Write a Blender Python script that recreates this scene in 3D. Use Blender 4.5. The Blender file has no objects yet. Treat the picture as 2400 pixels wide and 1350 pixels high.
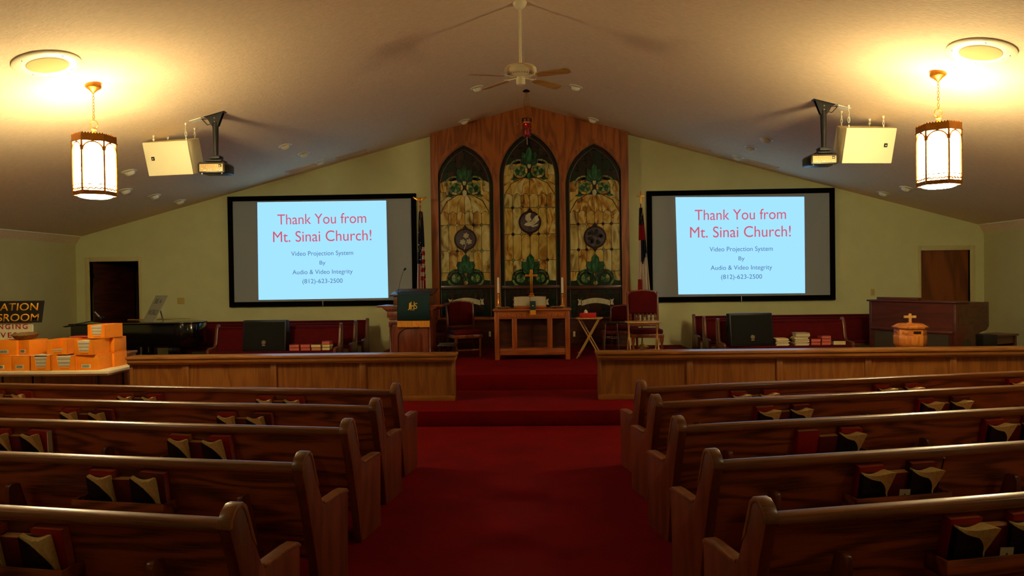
import bpy, bmesh, math, random
from mathutils import Vector, Matrix
random.seed(7)
S = bpy.context.scene
COL = S.collection
PI = math.pi
# ------------------------------------------------------------------ camera
F = 1650.0; EYE = 1.9
CAM = Matrix.Rotation(math.radians(1.98), 3, 'Z') @ Matrix.Rotation(math.radians(89.30), 3, 'X') @ Matrix.Rotation(math.radians(-0.8), 3, 'Z')
cd = bpy.data.cameras.new('camera'); cam = bpy.data.objects.new('camera', cd); COL.objects.link(cam)
cd.sensor_width = 36; cd.lens = 36*F/2400; cd.clip_end = 100
cam.matrix_world = Matrix.Translation((0, 0, EYE)) @ CAM.to_4x4()
S.camera = cam
# ------------------------------------------------------------------ world, exposure
w = bpy.data.worlds.new('world'); S.world = w; w.use_nodes = True
w.node_tree.nodes['Background'].inputs[0].default_value = (0.5, 0.5, 0.6, 1)
w.node_tree.nodes['Background'].inputs[1].default_value = 0.02
S.view_settings.view_transform = 'Standard'; S.view_settings.look = 'None'
S.view_settings.gamma = 1; S.view_settings.exposure = 0.0; S.view_settings.use_curve_mapping = False
LANTERN_BULB = 72      # W, bulb in each chandelier
LANTERN_PANEL = 88.0    # emission of the frosted panels
REAR_BULB = 8
LAMP_COL = (1.0, 0.80, 0.42)
SLIDE = 1.2

def P(px, py, Y):      # the point at depth Y seen at a photo pixel
    d = CAM @ Vector(((px-1200)/F, -(py-675)/F, -1.0))
    return Vector((0, 0, EYE)) + d*(Y/d.y)
RX, RZ = -0.142, 5.585          # ridge
ML, MR = 0.262, -0.279          # roof slopes
XL, XR = -10.2, 9.5             # side walls
YW, YB = 15.28, -4.5            # chancel wall, rear wall
KL, KR = XL+.13, XR-.10         # where the roof turns down into the cove
def roof(x): return RZ + (ML if x < RX else MR)*(x-RX)
Z1, Z2 = 0.20, 0.44             # choir floor, chancel floor

def lin(c):
    return tuple(((v/255)/12.92 if v/255 <= .04045 else ((v/255+.055)/1.055)**2.4) for v in c)+(1.0,)

# ------------------------------------------------------------------ mesh builder
class MB:
    def __init__(s): s.v = []; s.f = []; s.m = []
    def add(s, vs, fs, mi=0, M=None):
        n = len(s.v)
        s.v += [tuple(M @ Vector(p)) if M is not None else tuple(p) for p in vs]
        s.f += [tuple(i+n for i in f) for f in fs]; s.m += [mi]*len(fs)
        return s
    def box(s, x0, x1, y0, y1, z0, z1, M=None, mi=0):
        vs = [(x, y, z) for z in (z0, z1) for y in (y0, y1) for x in (x0, x1)]
        return s.add(vs, [(0,2,3,1),(4,5,7,6),(0,1,5,4),(2,6,7,3),(0,4,6,2),(1,3,7,5)], mi, M)
    def cyl(s, a, b, r, r2=None, n=12, caps=True, mi=0, M=None):
        a, b = Vector(a), Vector(b); r2 = r if r2 is None else r2
        d = (b-a).normalized(); u = d.orthogonal().normalized(); w_ = d.cross(u)
        vs = []
        for p, q in ((a, r), (b, r2)):
            for i in range(n):
                t = 2*PI*i/n; vs.append(p+u*math.cos(t)*q+w_*math.sin(t)*q)
        fs = [(i, (i+1) % n, n+(i+1) % n, n+i) for i in range(n)]
        if caps: fs += [tuple(range(n-1, -1, -1)), tuple(range(n, 2*n))]
        return s.add(vs, fs, mi, M)
    def tube(s, pts, r, n=6, closed=False, mi=0, M=None):
        pts = [Vector(p) for p in pts]; N = len(pts); vs = []
        u = None
        for i, p in enumerate(pts):
            if closed: d = (pts[(i+1) % N]-pts[i-1])
            else: d = pts[min(i+1, N-1)]-pts[max(i-1, 0)]
            d.normalize()
            u = d.orthogonal().normalized() if u is None else (u-d*u.dot(d)).normalized()
            w_ = d.cross(u)
            rr = r[i] if isinstance(r, (list, tuple)) else r
            vs += [p+u*math.cos(2*PI*k/n)*rr+w_*math.sin(2*PI*k/n)*rr for k in range(n)]
        fs = []
        for i in range(N if closed else N-1):
            j = (i+1) % N
            fs += [(i*n+k, i*n+(k+1) % n, j*n+(k+1) % n, j*n+k) for k in range(n)]
        if not closed: fs += [tuple(range(n-1, -1, -1)), tuple((N-1)*n+k for k in range(n))]
        return s.add(vs, fs, mi, M)
    def lathe(s, prof, n=20, c=(0,0,0), mi=0, M=None):   # prof: (r, z)
        vs = []; fs = []
        for r, z in prof:
            vs += [(c[0]+r*math.cos(2*PI*i/n), c[1]+r*math.sin(2*PI*i/n), c[2]+z) for i in range(n)]
        for j in range(len(prof)-1):
            fs += [(j*n+i, j*n+(i+1) % n, (j+1)*n+(i+1) % n, (j+1)*n+i) for i in range(n)]
        fs += [tuple(range(n-1, -1, -1)), tuple((len(prof)-1)*n+i for i in range(n))]
        return s.add(vs, fs, mi, M)
    def prism(s, poly, a0, a1, plane='xz', mi=0, M=None):
        n = len(poly)
        def q(p, a): return {'xz': (p[0], a, p[1]), 'yz': (a, p[0], p[1]), 'xy': (p[0], p[1], a)}[plane]
        vs = [q(p, a0) for p in poly]+[q(p, a1) for p in poly]
        fs = [tuple(range(n)), tuple(range(2*n-1, n-1, -1))]+[(i, n+i, n+(i+1) % n, (i+1) % n) for i in range(n)]
        return s.add(vs, fs, mi, M)
    def ball(s, c, r, n=12, sc=(1,1,1), mi=0, M=None):
        k = n//2; vs = []; fs = []
        for j in range(k+1):
            t = PI*(j/k)*.998+.003
            for i in range(n):
                a = 2*PI*i/n
                vs.append((c[0]+r*sc[0]*math.sin(t)*math.cos(a), c[1]+r*sc[1]*math.sin(t)*math.sin(a), c[2]+r*sc[2]*math.cos(t)))
        for j in range(k): fs += [(j*n+i, (j+1)*n+i, (j+1)*n+(i+1) % n, j*n+(i+1) % n) for i in range(n)]
        return s.add(vs, fs, mi, M)
    def build(s, name, mat, parent=None, bev=0, smooth=False, seg=2):
        me = bpy.data.meshes.new(name); me.from_pydata(s.v, [], s.f)
        mats = mat if isinstance(mat, (list, tuple)) else [mat]
        for m_ in mats: me.materials.append(m_)
        me.polygons.foreach_set('material_index', s.m)
        bm = bmesh.new(); bm.from_mesh(me)
        bmesh.ops.recalc_face_normals(bm, faces=bm.faces)
        if bev:
            es = [e for e in bm.edges if len(e.link_faces) == 2 and e.calc_face_angle(0) > .6]
            bmesh.ops.bevel(bm, geom=es, offset=bev, segments=seg, affect='EDGES', profile=.5, clamp_overlap=True)
        bm.to_mesh(me); bm.free()
        if smooth or bev:
            me.polygons.foreach_set('use_smooth', [True]*len(me.polygons))
            me.set_sharp_from_angle(angle=math.radians(38))
        me.update()
        o = bpy.data.objects.new(name, me); COL.objects.link(o)
        if parent is not None: o.parent = parent
        return o

def thing(name, label, cat, M=(0,0,0), group=None, rz=0):
    o = bpy.data.objects.new(name, None); COL.objects.link(o); o.empty_display_size = .1
    o.matrix_world = M if isinstance(M, Matrix) else Matrix.Translation(Vector(M)) @ Matrix.Rotation(rz, 4, 'Z')
    return tag(o, label, cat, group)
def tag(o, label, cat, group=None):
    o['label'] = label; o['category'] = cat
    if group: o['group'] = group
    return o
def struct(o): o['kind'] = 'structure'; return o
def stuff(o): o['kind'] = 'stuff'; return o
def copy_tree(o, parent=None):
    c = o.copy(); COL.objects.link(c)
    if parent is not None: c.parent = parent
    for ch in list(o.children): copy_tree(ch, c)
    return c

def extrude_outline(name, loops, y0, y1, mat, parent=None):   # outlines with holes in the x-z plane
    cu = bpy.data.curves.new('c', 'CURVE'); cu.dimensions = '2D'; cu.fill_mode = 'BOTH'; cu.extrude = (y1-y0)/2
    for L in loops:
        sp = cu.splines.new('POLY'); sp.points.add(len(L)-1); sp.use_cyclic_u = True
        for i, (x, z) in enumerate(L): sp.points[i].co = (x, z, 0, 1)
    o = bpy.data.objects.new('c', cu); COL.objects.link(o)
    me = bpy.data.meshes.new_from_object(o.evaluated_get(bpy.context.evaluated_depsgraph_get()))
    bpy.data.objects.remove(o); bpy.data.curves.remove(cu)
    me.name = name
    for v in me.vertices: v.co = Vector((v.co.x, (y0+y1)/2 - v.co.z, v.co.y))
    bm = bmesh.new(); bm.from_mesh(me); bmesh.ops.remove_doubles(bm, verts=bm.verts, dist=1e-5); bmesh.ops.recalc_face_normals(bm, faces=bm.faces); bm.to_mesh(me); bm.free()
    me.materials.clear(); me.materials.append(mat)
    q = bpy.data.objects.new(name, me); COL.objects.link(q)
    if parent is not None: q.parent = parent
    return q

def text(name, s, mat, parent, width, M, height=None, ext=.001, shear=0, offset=0, spacing=1.0):
    # flat lettering centred at M's origin, running along local x, up local y
    cu = bpy.data.curves.new('t', 'FONT'); cu.body = s; cu.size = 1; cu.shear = shear; cu.offset = offset; cu.space_character = spacing
    cu.extrude = 0
    o = bpy.data.objects.new('t', cu); COL.objects.link(o)
    me = bpy.data.meshes.new_from_object(o.evaluated_get(bpy.context.evaluated_depsgraph_get()))
    bpy.data.objects.remove(o); bpy.data.curves.remove(cu)
    me.name = name
    xs = [v.co.x for v in me.vertices]; ys = [v.co.y for v in me.vertices]
    k = width/(max(xs)-min(xs)); ky = k if height is None else height/(max(ys)-min(ys))
    cx = (max(xs)+min(xs))/2; cy = (max(ys)+min(ys))/2 if height is not None else .35
    for v in me.vertices: v.co = Vector(((v.co.x-cx)*k, (v.co.y-cy)*ky, 0))
    bm = bmesh.new(); bm.from_mesh(me)
    r = bmesh.ops.extrude_face_region(bm, geom=list(bm.faces))
    bmesh.ops.translate(bm, vec=(0, 0, ext), verts=[g for g in r['geom'] if isinstance(g, bmesh.types.BMVert)])
    bmesh.ops.recalc_face_normals(bm, faces=bm.faces)
    bm.to_mesh(me); bm.free()
    me.materials.clear(); me.materials.append(mat)
    q = bpy.data.objects.new(name, me); COL.objects.link(q)
    if parent is not None: q.parent = parent
    q.matrix_local = M
    return q
UPRIGHT = Matrix.Rotation(PI/2, 4, 'X')      # lettering facing -y
def T(*p): return Matrix.Translation(Vector(p) if len(p) == 3 else p[0])
def R(a, ax): return Matrix.Rotation(math.radians(a), 4, ax)

# ------------------------------------------------------------------ materials
def new_mat(name):
    m = bpy.data.materials.new(name); m.use_nodes = True
    return m, m.node_tree.nodes, m.node_tree.links, m.node_tree.nodes['Principled BSDF']
def plain(name, col, rough=.6, metal=0, coat=0, noise=0, nscale=20, bump=0, bscale=60, spec=.5, stretch=(1,1,1)):
    m, N, L, b = new_mat(name)
    b.inputs['Base Color'].default_value = lin(col); b.inputs['Roughness'].default_value = rough
    b.inputs['Metallic'].default_value = metal; b.inputs['Coat Weight'].default_value = coat
    b.inputs['Coat Roughness'].default_value = .15; b.inputs['Specular IOR Level'].default_value = spec
    if noise or bump:
        tc = N.new('ShaderNodeTexCoord'); mp = N.new('ShaderNodeMapping'); mp.inputs['Scale'].default_value = stretch
        L.new(tc.outputs['Object'], mp.inputs[0])
    if noise:
        n = N.new('ShaderNodeTexNoise'); n.inputs['Scale'].default_value = nscale; n.inputs['Detail'].default_value = 5
        L.new(mp.outputs[0], n.inputs['Vector'])
        r = N.new('ShaderNodeMapRange'); r.inputs['From Min'].default_value = .3; r.inputs['From Max'].default_value = .7
        r.inputs['To Min'].default_value = 1-noise; r.inputs['To Max'].default_value = 1+noise
        L.new(n.outputs[0], r.inputs[0])
        mx = N.new('ShaderNodeVectorMath'); mx.operation = 'SCALE'; mx.inputs[0].default_value = lin(col)[:3]
        L.new(r.outputs[0], mx.inputs['Scale']); L.new(mx.outputs[0], b.inputs['Base Color'])
    if bump:
        n = N.new('ShaderNodeTexNoise'); n.inputs['Scale'].default_value = bscale; n.inputs['Detail'].default_value = 4
        L.new(mp.outputs[0], n.inputs['Vector'])
        q = N.new('ShaderNodeBump'); q.inputs['Strength'].default_value = bump; q.inputs['Distance'].default_value = .01
        L.new(n.outputs[0], q.inputs['Height']); L.new(q.outputs[0], b.inputs['Normal'])
    return m
def wood(name, dark, light, axis='x', rough=.38, coat=.25, freq=22, contrast=1.0, scale=1.0):
    m, N, L, b = new_mat(name)
    tc = N.new('ShaderNodeTexCoord'); oi = N.new('ShaderNodeObjectInfo')
    off = N.new('ShaderNodeVectorMath'); off.operation = 'SCALE'; off.inputs[0].default_value = (7.3, 4.1, 9.7)
    L.new(oi.outputs['Random'], off.inputs['Scale'])
    ad = N.new('ShaderNodeVectorMath'); L.new(tc.outputs['Object'], ad.inputs[0]); L.new(off.outputs[0], ad.inputs[1])
    mp = N.new('ShaderNodeMapping'); lo, hi = .55*scale, 4.2*scale
    mp.inputs['Scale'].default_value = {'x': (lo, hi, hi), 'y': (hi, lo, hi), 'z': (hi, hi, lo)}[axis]
    L.new(ad.outputs[0], mp.inputs[0])
    n = N.new('ShaderNodeTexNoise'); n.inputs['Scale'].default_value = 1.0; n.inputs['Detail'].default_value = 2.0; n.inputs['Roughness'].default_value = .4
    L.new(mp.outputs[0], n.inputs['Vector'])
    a = N.new('ShaderNodeMath'); a.operation = 'MULTIPLY'; a.inputs[1].default_value = freq*6.28; L.new(n.outputs[0], a.inputs[0])
    sn = N.new('ShaderNodeMath'); sn.operation = 'SINE'; L.new(a.outputs[0], sn.inputs[0])
    mr = N.new('ShaderNodeMapRange'); mr.inputs['From Min'].default_value = -1; L.new(sn.outputs[0], mr.inputs[0])
    mp2 = N.new('ShaderNodeMapping'); lo, hi = 5*scale, 170*scale
    mp2.inputs['Scale'].default_value = {'x': (lo, hi, hi), 'y': (hi, lo, hi), 'z': (hi, hi, lo)}[axis]
    L.new(ad.outputs[0], mp2.inputs[0])
    n2 = N.new('ShaderNodeTexNoise'); n2.inputs['Scale'].default_value = 1; n2.inputs['Detail'].default_value = 3
    L.new(mp2.outputs[0], n2.inputs['Vector'])
    mixf = N.new('ShaderNodeMath'); mixf.operation = 'MULTIPLY_ADD'; mixf.inputs[1].default_value = .55*contrast
    L.new(mr.outputs[0], mixf.inputs[0]); L.new(n2.outputs[0], mixf.inputs[2])
    rp = N.new('ShaderNodeValToRGB'); rp.color_ramp.elements[0].position = .30; rp.color_ramp.elements[1].position = .95
    rp.color_ramp.elements[0].color = lin(dark); rp.color_ramp.elements[1].color = lin(light)
    L.new(mixf.outputs[0], rp.inputs[0]); L.new(rp.outputs[0], b.inputs['Base Color'])
    b.inputs['Roughness'].default_value = rough; b.inputs['Coat Weight'].default_value = coat; b.inputs['Coat Roughness'].default_value = .18
    bp = N.new('ShaderNodeBump'); bp.inputs['Strength'].default_value = .15; bp.inputs['Distance'].default_value = .004
    L.new(n2.outputs[0], bp.inputs['Height']); L.new(bp.outputs[0], b.inputs['Normal'])
    return m
def glow(name, col, strength, grad=None):
    m, N, L, b = new_mat(name)
    b.inputs['Base Color'].default_value = (0, 0, 0, 1); b.inputs['Roughness'].default_value = .9
    b.inputs['Specular IOR Level'].default_value = 0
    b.inputs['Emission Color'].default_value = lin(col); b.inputs['Emission Strength'].default_value = strength
    return m
def marble_glass(name, cols, scale=6, rough=.25, stretch=(1,1,.4)):
    m, N, L, b = new_mat(name)
    tc = N.new('ShaderNodeTexCoord'); oi = N.new('ShaderNodeObjectInfo')
    off = N.new('ShaderNodeVectorMath'); off.operation = 'SCALE'; off.inputs[0].default_value = (17, 5, 23)
    L.new(oi.outputs['Random'], off.inputs['Scale'])
    ad = N.new('ShaderNodeVectorMath'); L.new(tc.outputs['Object'], ad.inputs[0]); L.new(off.outputs[0], ad.inputs[1])
    mp = N.new('ShaderNodeMapping'); mp.inputs['Scale'].default_value = stretch; L.new(ad.outputs[0], mp.inputs[0])
    n = N.new('ShaderNodeTexNoise'); n.inputs['Scale'].default_value = scale; n.inputs['Detail'].default_value = 4; n.inputs['Distortion'].default_value = 1.6
    L.new(mp.outputs[0], n.inputs['Vector'])
    rp = N.new('ShaderNodeValToRGB'); e = rp.color_ramp.elements
    ps = [.33+.36*i/(len(cols)-1) for i in range(len(cols))]
    e[0].position = ps[0]; e[0].color = lin(cols[0]); e[1].position = ps[-1]; e[1].color = lin(cols[-1])
    for p_, c_ in list(zip(ps, cols))[1:-1]:
        q = e.new(p_); q.color = lin(c_)
    L.new(n.outputs[0], rp.inputs[0]); L.new(rp.outputs[0], b.inputs['Base Color'])
    b.inputs['Roughness'].default_value = rough
    bp = N.new('ShaderNodeBump'); bp.inputs['Strength'].default_value = .25; bp.inputs['Distance'].default_value = .004
    L.new(n.outputs[0], bp.inputs['Height']); L.new(bp.outputs[0], b.inputs['Normal'])
    return m

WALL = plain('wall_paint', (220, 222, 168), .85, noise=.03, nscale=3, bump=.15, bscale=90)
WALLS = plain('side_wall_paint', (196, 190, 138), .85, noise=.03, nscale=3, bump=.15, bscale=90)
CEIL = plain('ceiling_plaster', (230, 202, 164), .9, noise=.06, nscale=14, bump=.55, bscale=26, stretch=(1, 2.2, 1))
CARPET = plain('red_carpet', (106, 0, 2), .95, noise=.16, nscale=2.5, bump=.5, bscale=220, spec=.1)
TRIMP = plain('door_trim_paint', (214, 204, 150), .6)
OAKX = wood('pew_oak', (46, 16, 6), (156, 80, 36), 'x', .40, .25, 9)
OAKZ = wood('pew_end_oak', (74, 30, 11), (116, 54, 22), 'z', .36, .35, 5, .6)
CAPX = wood('pew_cap_oak', (92, 48, 16), (138, 80, 32), 'x', .38, .45, 6, .6)
RAILX = wood('rail_cap_oak', (124, 74, 26), (166, 108, 48), 'x', .34, .3, 6, .6)
RAILZ = wood('rail_panel_oak', (112, 62, 20), (150, 96, 40), 'z', .42, .2, 7, .6)
REREX = wood('chancel_oak', (112, 54, 14), (168, 92, 34), 'z', .38, .25, 8, .9, .7)
DARKW = wood('dark_oak', (36, 12, 6), (78, 32, 14), 'x', .4, .25, 6)
ALTARX = wood('table_oak', (120, 52, 18), (176, 92, 36), 'x', .4, .2, 6, .7)
ALTARZ = wood('table_oak_upright', (120, 52, 18), (176, 92, 36), 'z', .4, .2, 6, .7)
PULP = wood('pulpit_oak', (84, 30, 12), (132, 58, 24), 'z', .4, .25, 6, .7)
LIGHTW = wood('pale_birch', (186, 134, 66), (220, 176, 104), 'z', .5, .1, 6, .5)
FONTW = wood('honey_oak', (176, 92, 28), (226, 140, 56), 'z', .4, .2, 7, .7)
DOORW = wood('door_veneer', (86, 40, 12), (140, 74, 26), 'z', .45, .15, 5, .9, .6)
ORGW = wood('organ_walnut', (58, 20, 10), (92, 36, 18), 'x', .42, .2, 5, .6)
BLACK = plain('matte_black', (9, 9, 10), .55)
SOFTB = plain('speaker_cloth_black', (4, 6, 5), .9, bump=.3, bscale=300)
SCRB = plain('screen_border_black', (6, 6, 7), .95, spec=.1)
PIANO = plain('piano_black', (6, 6, 7), .12, coat=.6)
BRASS = plain('brass', (226, 160, 62), .28, 1)
LBRASS = plain('lantern_brass', (182, 120, 42), .4, .85, noise=.12, nscale=30)
CHROME = plain('chrome', (210, 210, 212), .2, 1)
IVORY = plain('ivory_metal', (236, 226, 186), .45)
WHITEM = plain('white_fixture', (232, 226, 200), .5)
SPKW = plain('ivory_speaker', (236, 226, 182), .6, bump=.2, bscale=300)
REDV = plain('red_velvet', (84, 1, 5), .85, noise=.12, nscale=8, spec=.2)
GREENC = plain('green_brocade', (3, 48, 54), .8, noise=.15, nscale=40)
GOLDF = plain('gold_fringe', (236, 158, 40), .6, noise=.2, nscale=90, stretch=(1, 1, .1))
GOLDT = plain('gold_thread', (226, 190, 60), .5)
SCREENG = plain('grey_screen_fabric', (162, 170, 176), .95, spec=.1)
SLIDEM = glow('projected_slide', (152, 213, 255), SLIDE)
SLIDER = glow('projected_red_text', (192, 84, 102), SLIDE)
SLIDEB = glow('projected_slate_text', (78, 110, 140), SLIDE)
ORANGE = plain('orange_card', (255, 146, 10), .7, noise=.06, nscale=8)
PAPER = plain('paper', (226, 218, 190), .8)
PAPERD = plain('paper_beige', (176, 168, 140), .8)  # darker, beige paper tone
LABELG = plain('label_green', (92, 112, 78), .7)
TABLEW = plain('table_plastic', (240, 226, 180), .5)
HYM = plain('hymnal_red_cloth', (150, 12, 16), .45, noise=.1, nscale=30)
HYMD = plain('hymnal_maroon_cloth', (92, 14, 14), .5, noise=.1, nscale=30)
EDGEP = plain('pink_page_edges', (206, 104, 84), .7, noise=.1, nscale=60, stretch=(.1, 1, 1))
EDGET = plain('tan_page_edges', (206, 150, 96), .7, noise=.1, nscale=60, stretch=(.1, 1, 1))
BIBLE = plain('bible_black', (10, 9, 10), .5)
CREAM = plain('bible_pages', (232, 208, 140), .75, noise=.12, nscale=70)
GOLDG = [marble_glass('amber_glass', [(96, 58, 20), (176, 128, 52), (206, 180, 96), (218, 204, 136)]),
         marble_glass('honey_glass', [(150, 108, 40), (198, 170, 86), (214, 192, 116)], 5),
         marble_glass('pale_glass', [(116, 80, 34), (198, 182, 112), (220, 212, 158)], 4)]
GREENG = [marble_glass('green_glass', [(8, 46, 28), (26, 88, 52), (60, 124, 80)], 8),
          marble_glass('sage_glass', [(60, 92, 50), (120, 140, 84), (150, 160, 104)], 8)]
DKGREEN = marble_glass('deep_green_glass', [(4, 20, 14), (12, 48, 34)], 6)
DARKG = marble_glass('smoky_glass', [(6, 8, 6), (26, 22, 18), (60, 38, 30)], 5)
VIOLET = marble_glass('violet_glass', [(66, 52, 62), (92, 80, 92)], 5)
MAROON = marble_glass('maroon_glass', [(30, 6, 6), (52, 14, 10)], 6)
WHITEG = marble_glass('white_glass', [(176, 172, 140), (214, 210, 176)], 8)
LEADM = plain('lead_came', (16, 15, 12), .5, .3)
LEADL = plain('bright_came', (120, 116, 100), .45, .5)
NAVY = plain('flag_navy', (16, 20, 50), .8)
FLAGR = plain('flag_red', (170, 20, 30), .8)
FLAGW = plain('flag_white', (226, 216, 204), .8)
DARKM = plain('dark_metal', (40, 34, 28), .4, .7)
GUN = plain('projector_shell', (30, 30, 30), .35, .2)
PLATEY = plain('switch_plate', (196, 176, 96), .5)
WICK = plain('wicker', (124, 94, 44), .8, noise=.35, nscale=60)
RUBY = plain('ruby_glass', (140, 6, 10), .12, coat=.5)
RUBYL = glow('ruby_flame', (255, 30, 40), 3)
WAX = plain('candle_wax', (238, 226, 200), .5)
SIGNB = plain('sign_black', (22, 18, 24), .7)
SIGNY = plain('sign_yellow', (240, 180, 30), .7)
SIGNW = plain('sign_white', (232, 224, 190), .7)
SIGNR = plain('sign_red', (176, 30, 34), .7)
BOARDG = plain('placard_grey', (150, 150, 132), .7)
INKB = plain('placard_ink', (60, 70, 72), .7)
# ================================================================== the room
def wall_profile():
    return [(XL-.1, -.1), (XR+.1, -.1), (XR+.1, 2.73), (XR, 2.73), (KR, roof(KR)), (RX, RZ+.02), (KL, roof(KL)), (XL, 2.80), (XL-.1, 2.80)]
DL = (-9.89, -8.78, Z1, 2.42); DR = (8.185, 9.207, Z1, 2.39)
def rect(x0, x1, z0, z1): return [(x0, z0), (x1, z0), (x1, z1), (x0, z1)]
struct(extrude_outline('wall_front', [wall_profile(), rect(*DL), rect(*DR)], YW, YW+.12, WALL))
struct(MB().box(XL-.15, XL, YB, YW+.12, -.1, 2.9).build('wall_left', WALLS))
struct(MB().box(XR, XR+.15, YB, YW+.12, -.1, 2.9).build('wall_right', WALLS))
struct(extrude_outline('wall_back', [wall_profile()], YB-.12, YB, WALL))
und = [(XL-.02, 2.795), (KL, roof(KL)), (RX, RZ), (KR, roof(KR)), (XR+.02, 2.725)]
cl = MB()
for (a, b) in zip(und[:-1], und[1:]):
    cl.prism([a, b, (b[0], b[1]+.2), (a[0], a[1]+.2)], YB-.1, YW+.1)
struct(cl.build('ceiling', CEIL))
struct(MB().box(KL-.01, KL+.03, YB, YW-.01, roof(KL)-.016, roof(KL)+.006).build('trim_1', WHITEM))
struct(MB().box(KR-.03, KR+.01, YB, YW-.01, roof(KR)-.016, roof(KR)+.006).build('trim_2', WHITEM))
struct(MB().box(XL-.1, XR+.1, YB-.1, YW+.1, -.12, 0).build('floor', CARPET))
f1 = MB().box(-5.9, XR, 9.09, 10.9, .001, Z1).box(XL, XR, 10.9, YW, .001, Z1)
struct(f1.build('floor', CARPET, bev=.012))
struct(MB().box(-3.2, 3.1, 10.78, YW-.005, Z1, Z2).build('floor', CARPET, bev=.012))
# doors
d1 = struct(MB().box(DL[0]-.1, DL[0], YW-.02, YW+.13, Z1, DL[3]+.1).box(DL[1], DL[1]+.06, YW-.02, YW+.13, Z1, DL[3]+.1)
            .box(DL[0], DL[1], YW-.02, YW+.13, DL[3], DL[3]+.1).build('door_1', TRIMP, bev=.008))
hall = MB().box(DL[0]-.5, DL[1]+.8, YW+1.6, YW+1.7, 0, 2.7).box(DL[0]-.6, DL[0]-.5, YW+.13, YW+1.7, 0, 2.7).box(DL[1]+.8, DL[1]+.9, YW+.13, YW+1.7, 0, 2.7)
hall.box(DL[0]-.6, DL[1]+.9, YW+.13, YW+1.7, 2.6, 2.7).box(DL[0]-.6, DL[1]+.9, YW+.13, YW+1.7, Z1-.1, Z1)
struct(hall.build('wall_hallway', plain('hall_unlit_dark', (52, 30, 24), .8)))  # dark wall colour stands for the unlit room behind the open door
lf = MB().box(0, 1.08, 0, .045, Z1+.01, DL[3]-.01).build('door_leaf', DARKW, d1, bev=.004)
lf.matrix_local = T(DL[0]+.02, YW+.1, 0) @ R(72, 'Z')
MB().box(-.01, .02, -.012, .03, 2.05, 2.17).build('hinge', BRASS, lf)
d2 = struct(MB().box(DR[0]-.06, DR[0], YW-.02, YW+.13, Z1, DR[3]+.1).box(DR[1], DR[1]+.1, YW-.02, YW+.13, Z1, DR[3]+.1)
            .box(DR[0], DR[1], YW-.02, YW+.13, DR[3], DR[3]+.1).build('door_2', TRIMP, bev=.008))
MB().box(DR[0]+.004, DR[1]-.004, YW+.05, YW+.095, Z1+.01, DR[3]-.004).build('door_leaf', DOORW, d2)
k = MB(); k.lathe([(.03, 0), (.03, .01), (.012, .02), (.012, .05), (.03, .06), (.03, .085), (.01, .095)], 14, M=T(DR[0]+.09, YW+.05, 1.2) @ R(90, 'X'))
k.build('door_handle', BRASS, d2, smooth=True)

# ================================================================== oak chancel screen with three pointed windows
YF = 15.0; YG = 15.05; K = YG/1650
def lancet(cx, hw, ysp, c, ybot, shrink=0, n=12):     # outline in photo-like units (x right, y down), pointed arch
    r = c+hw-shrink; pts = [(cx-hw+shrink, ybot), (cx-hw+shrink, ysp)]
    aend = math.acos(c/r)
    for i in range(1, n+1):
        a = aend*i/n; pts.append((cx+c-r*math.cos(a), ysp-r*math.sin(a)))
    for i in range(n-1, -1, -1):
        a = aend*i/n; pts.append((cx-c+r*math.cos(a), ysp-r*math.sin(a)))
    pts.append((cx+hw-shrink, ybot))
    return pts
def clip(poly, conv):
    # Sutherland-Hodgman against a convex polygon
    area = sum(conv[i][0]*conv[(i+1) % len(conv)][1]-conv[(i+1) % len(conv)][0]*conv[i][1] for i in range(len(conv)))
    sg = 1 if area > 0 else -1
    out = poly
    for i in range(len(conv)):
        a, b = conv[i], conv[(i+1) % len(conv)]
        inside = lambda p: sg*((b[0]-a[0])*(p[1]-a[1])-(b[1]-a[1])*(p[0]-a[0])) >= -1e-7
        src, out = out, []
        for j in range(len(src)):
            p, q = src[j], src[(j+1) % len(src)]
            ip, iq = inside(p), inside(q)
            if ip: out.append(p)
            if ip != iq:
                d1_ = (b[0]-a[0])*(p[1]-a[1])-(b[1]-a[1])*(p[0]-a[0]); d2_ = (b[0]-a[0])*(q[1]-a[1])-(b[1]-a[1])*(q[0]-a[0])
                t = d1_/(d1_-d2_); out.append((p[0]+t*(q[0]-p[0]), p[1]+t*(q[1]-p[1])))
        if not out: return []
    res = []
    for p in out:
        if not res or math.hypot(p[0]-res[-1][0], p[1]-res[-1][1]) > .05: res.append(p)
    return res
xl, xr = P(1011, 520, YF).x, P(1474, 520, YF).x
GLZ = {}
def WX(cx, cy):   # photo-like units -> scene x, z on the glass plane, measured from the middle foot of each window
    base = P(cx, 672, YG)
    return lambda p: (base.x+(p[0]-cx)*K, base.z+(672-p[1])*K)
WIN = [(1092, 68, 441, 39.5, 0), (1244, 70, 419, 48.0, 39), (1396, 68, 439, 39.5, 0)]
loops = [[(xl, Z2), (xr, Z2), (xr, roof(xr)-.006), (RX, RZ-.006), (xl, roof(xl)-.006)]]
maps = []
for (cx, hw, ysp, c, up) in WIN:
    f = WX(cx, 0); maps.append(f)
    loops.append([f(p) for p in lancet(cx, hw, ysp, c, 744)])
rer = extrude_outline('reredos', loops, YF, YF+.18, REREX)
tag(rer, 'tall oak wall panel with three pointed arch openings behind the communion table', 'wall panel')
zb = maps[1]((0, 744))[1]
MB().box(xl, xr, YF-.03, YF, Z2, zb-.06).build('wainscot', DARKW, rer)
MB().box(xl-.01, xr+.01, YF-.05, YF, zb-.06, zb-.02).build('rail', DARKW, rer, bev=.006)
for sx in (xl, xr-.16):
    MB().box(sx, sx+.16, YF-.025, YF, zb-.02, roof(sx)-.05).build('side_board', REREX, rer)
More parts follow.
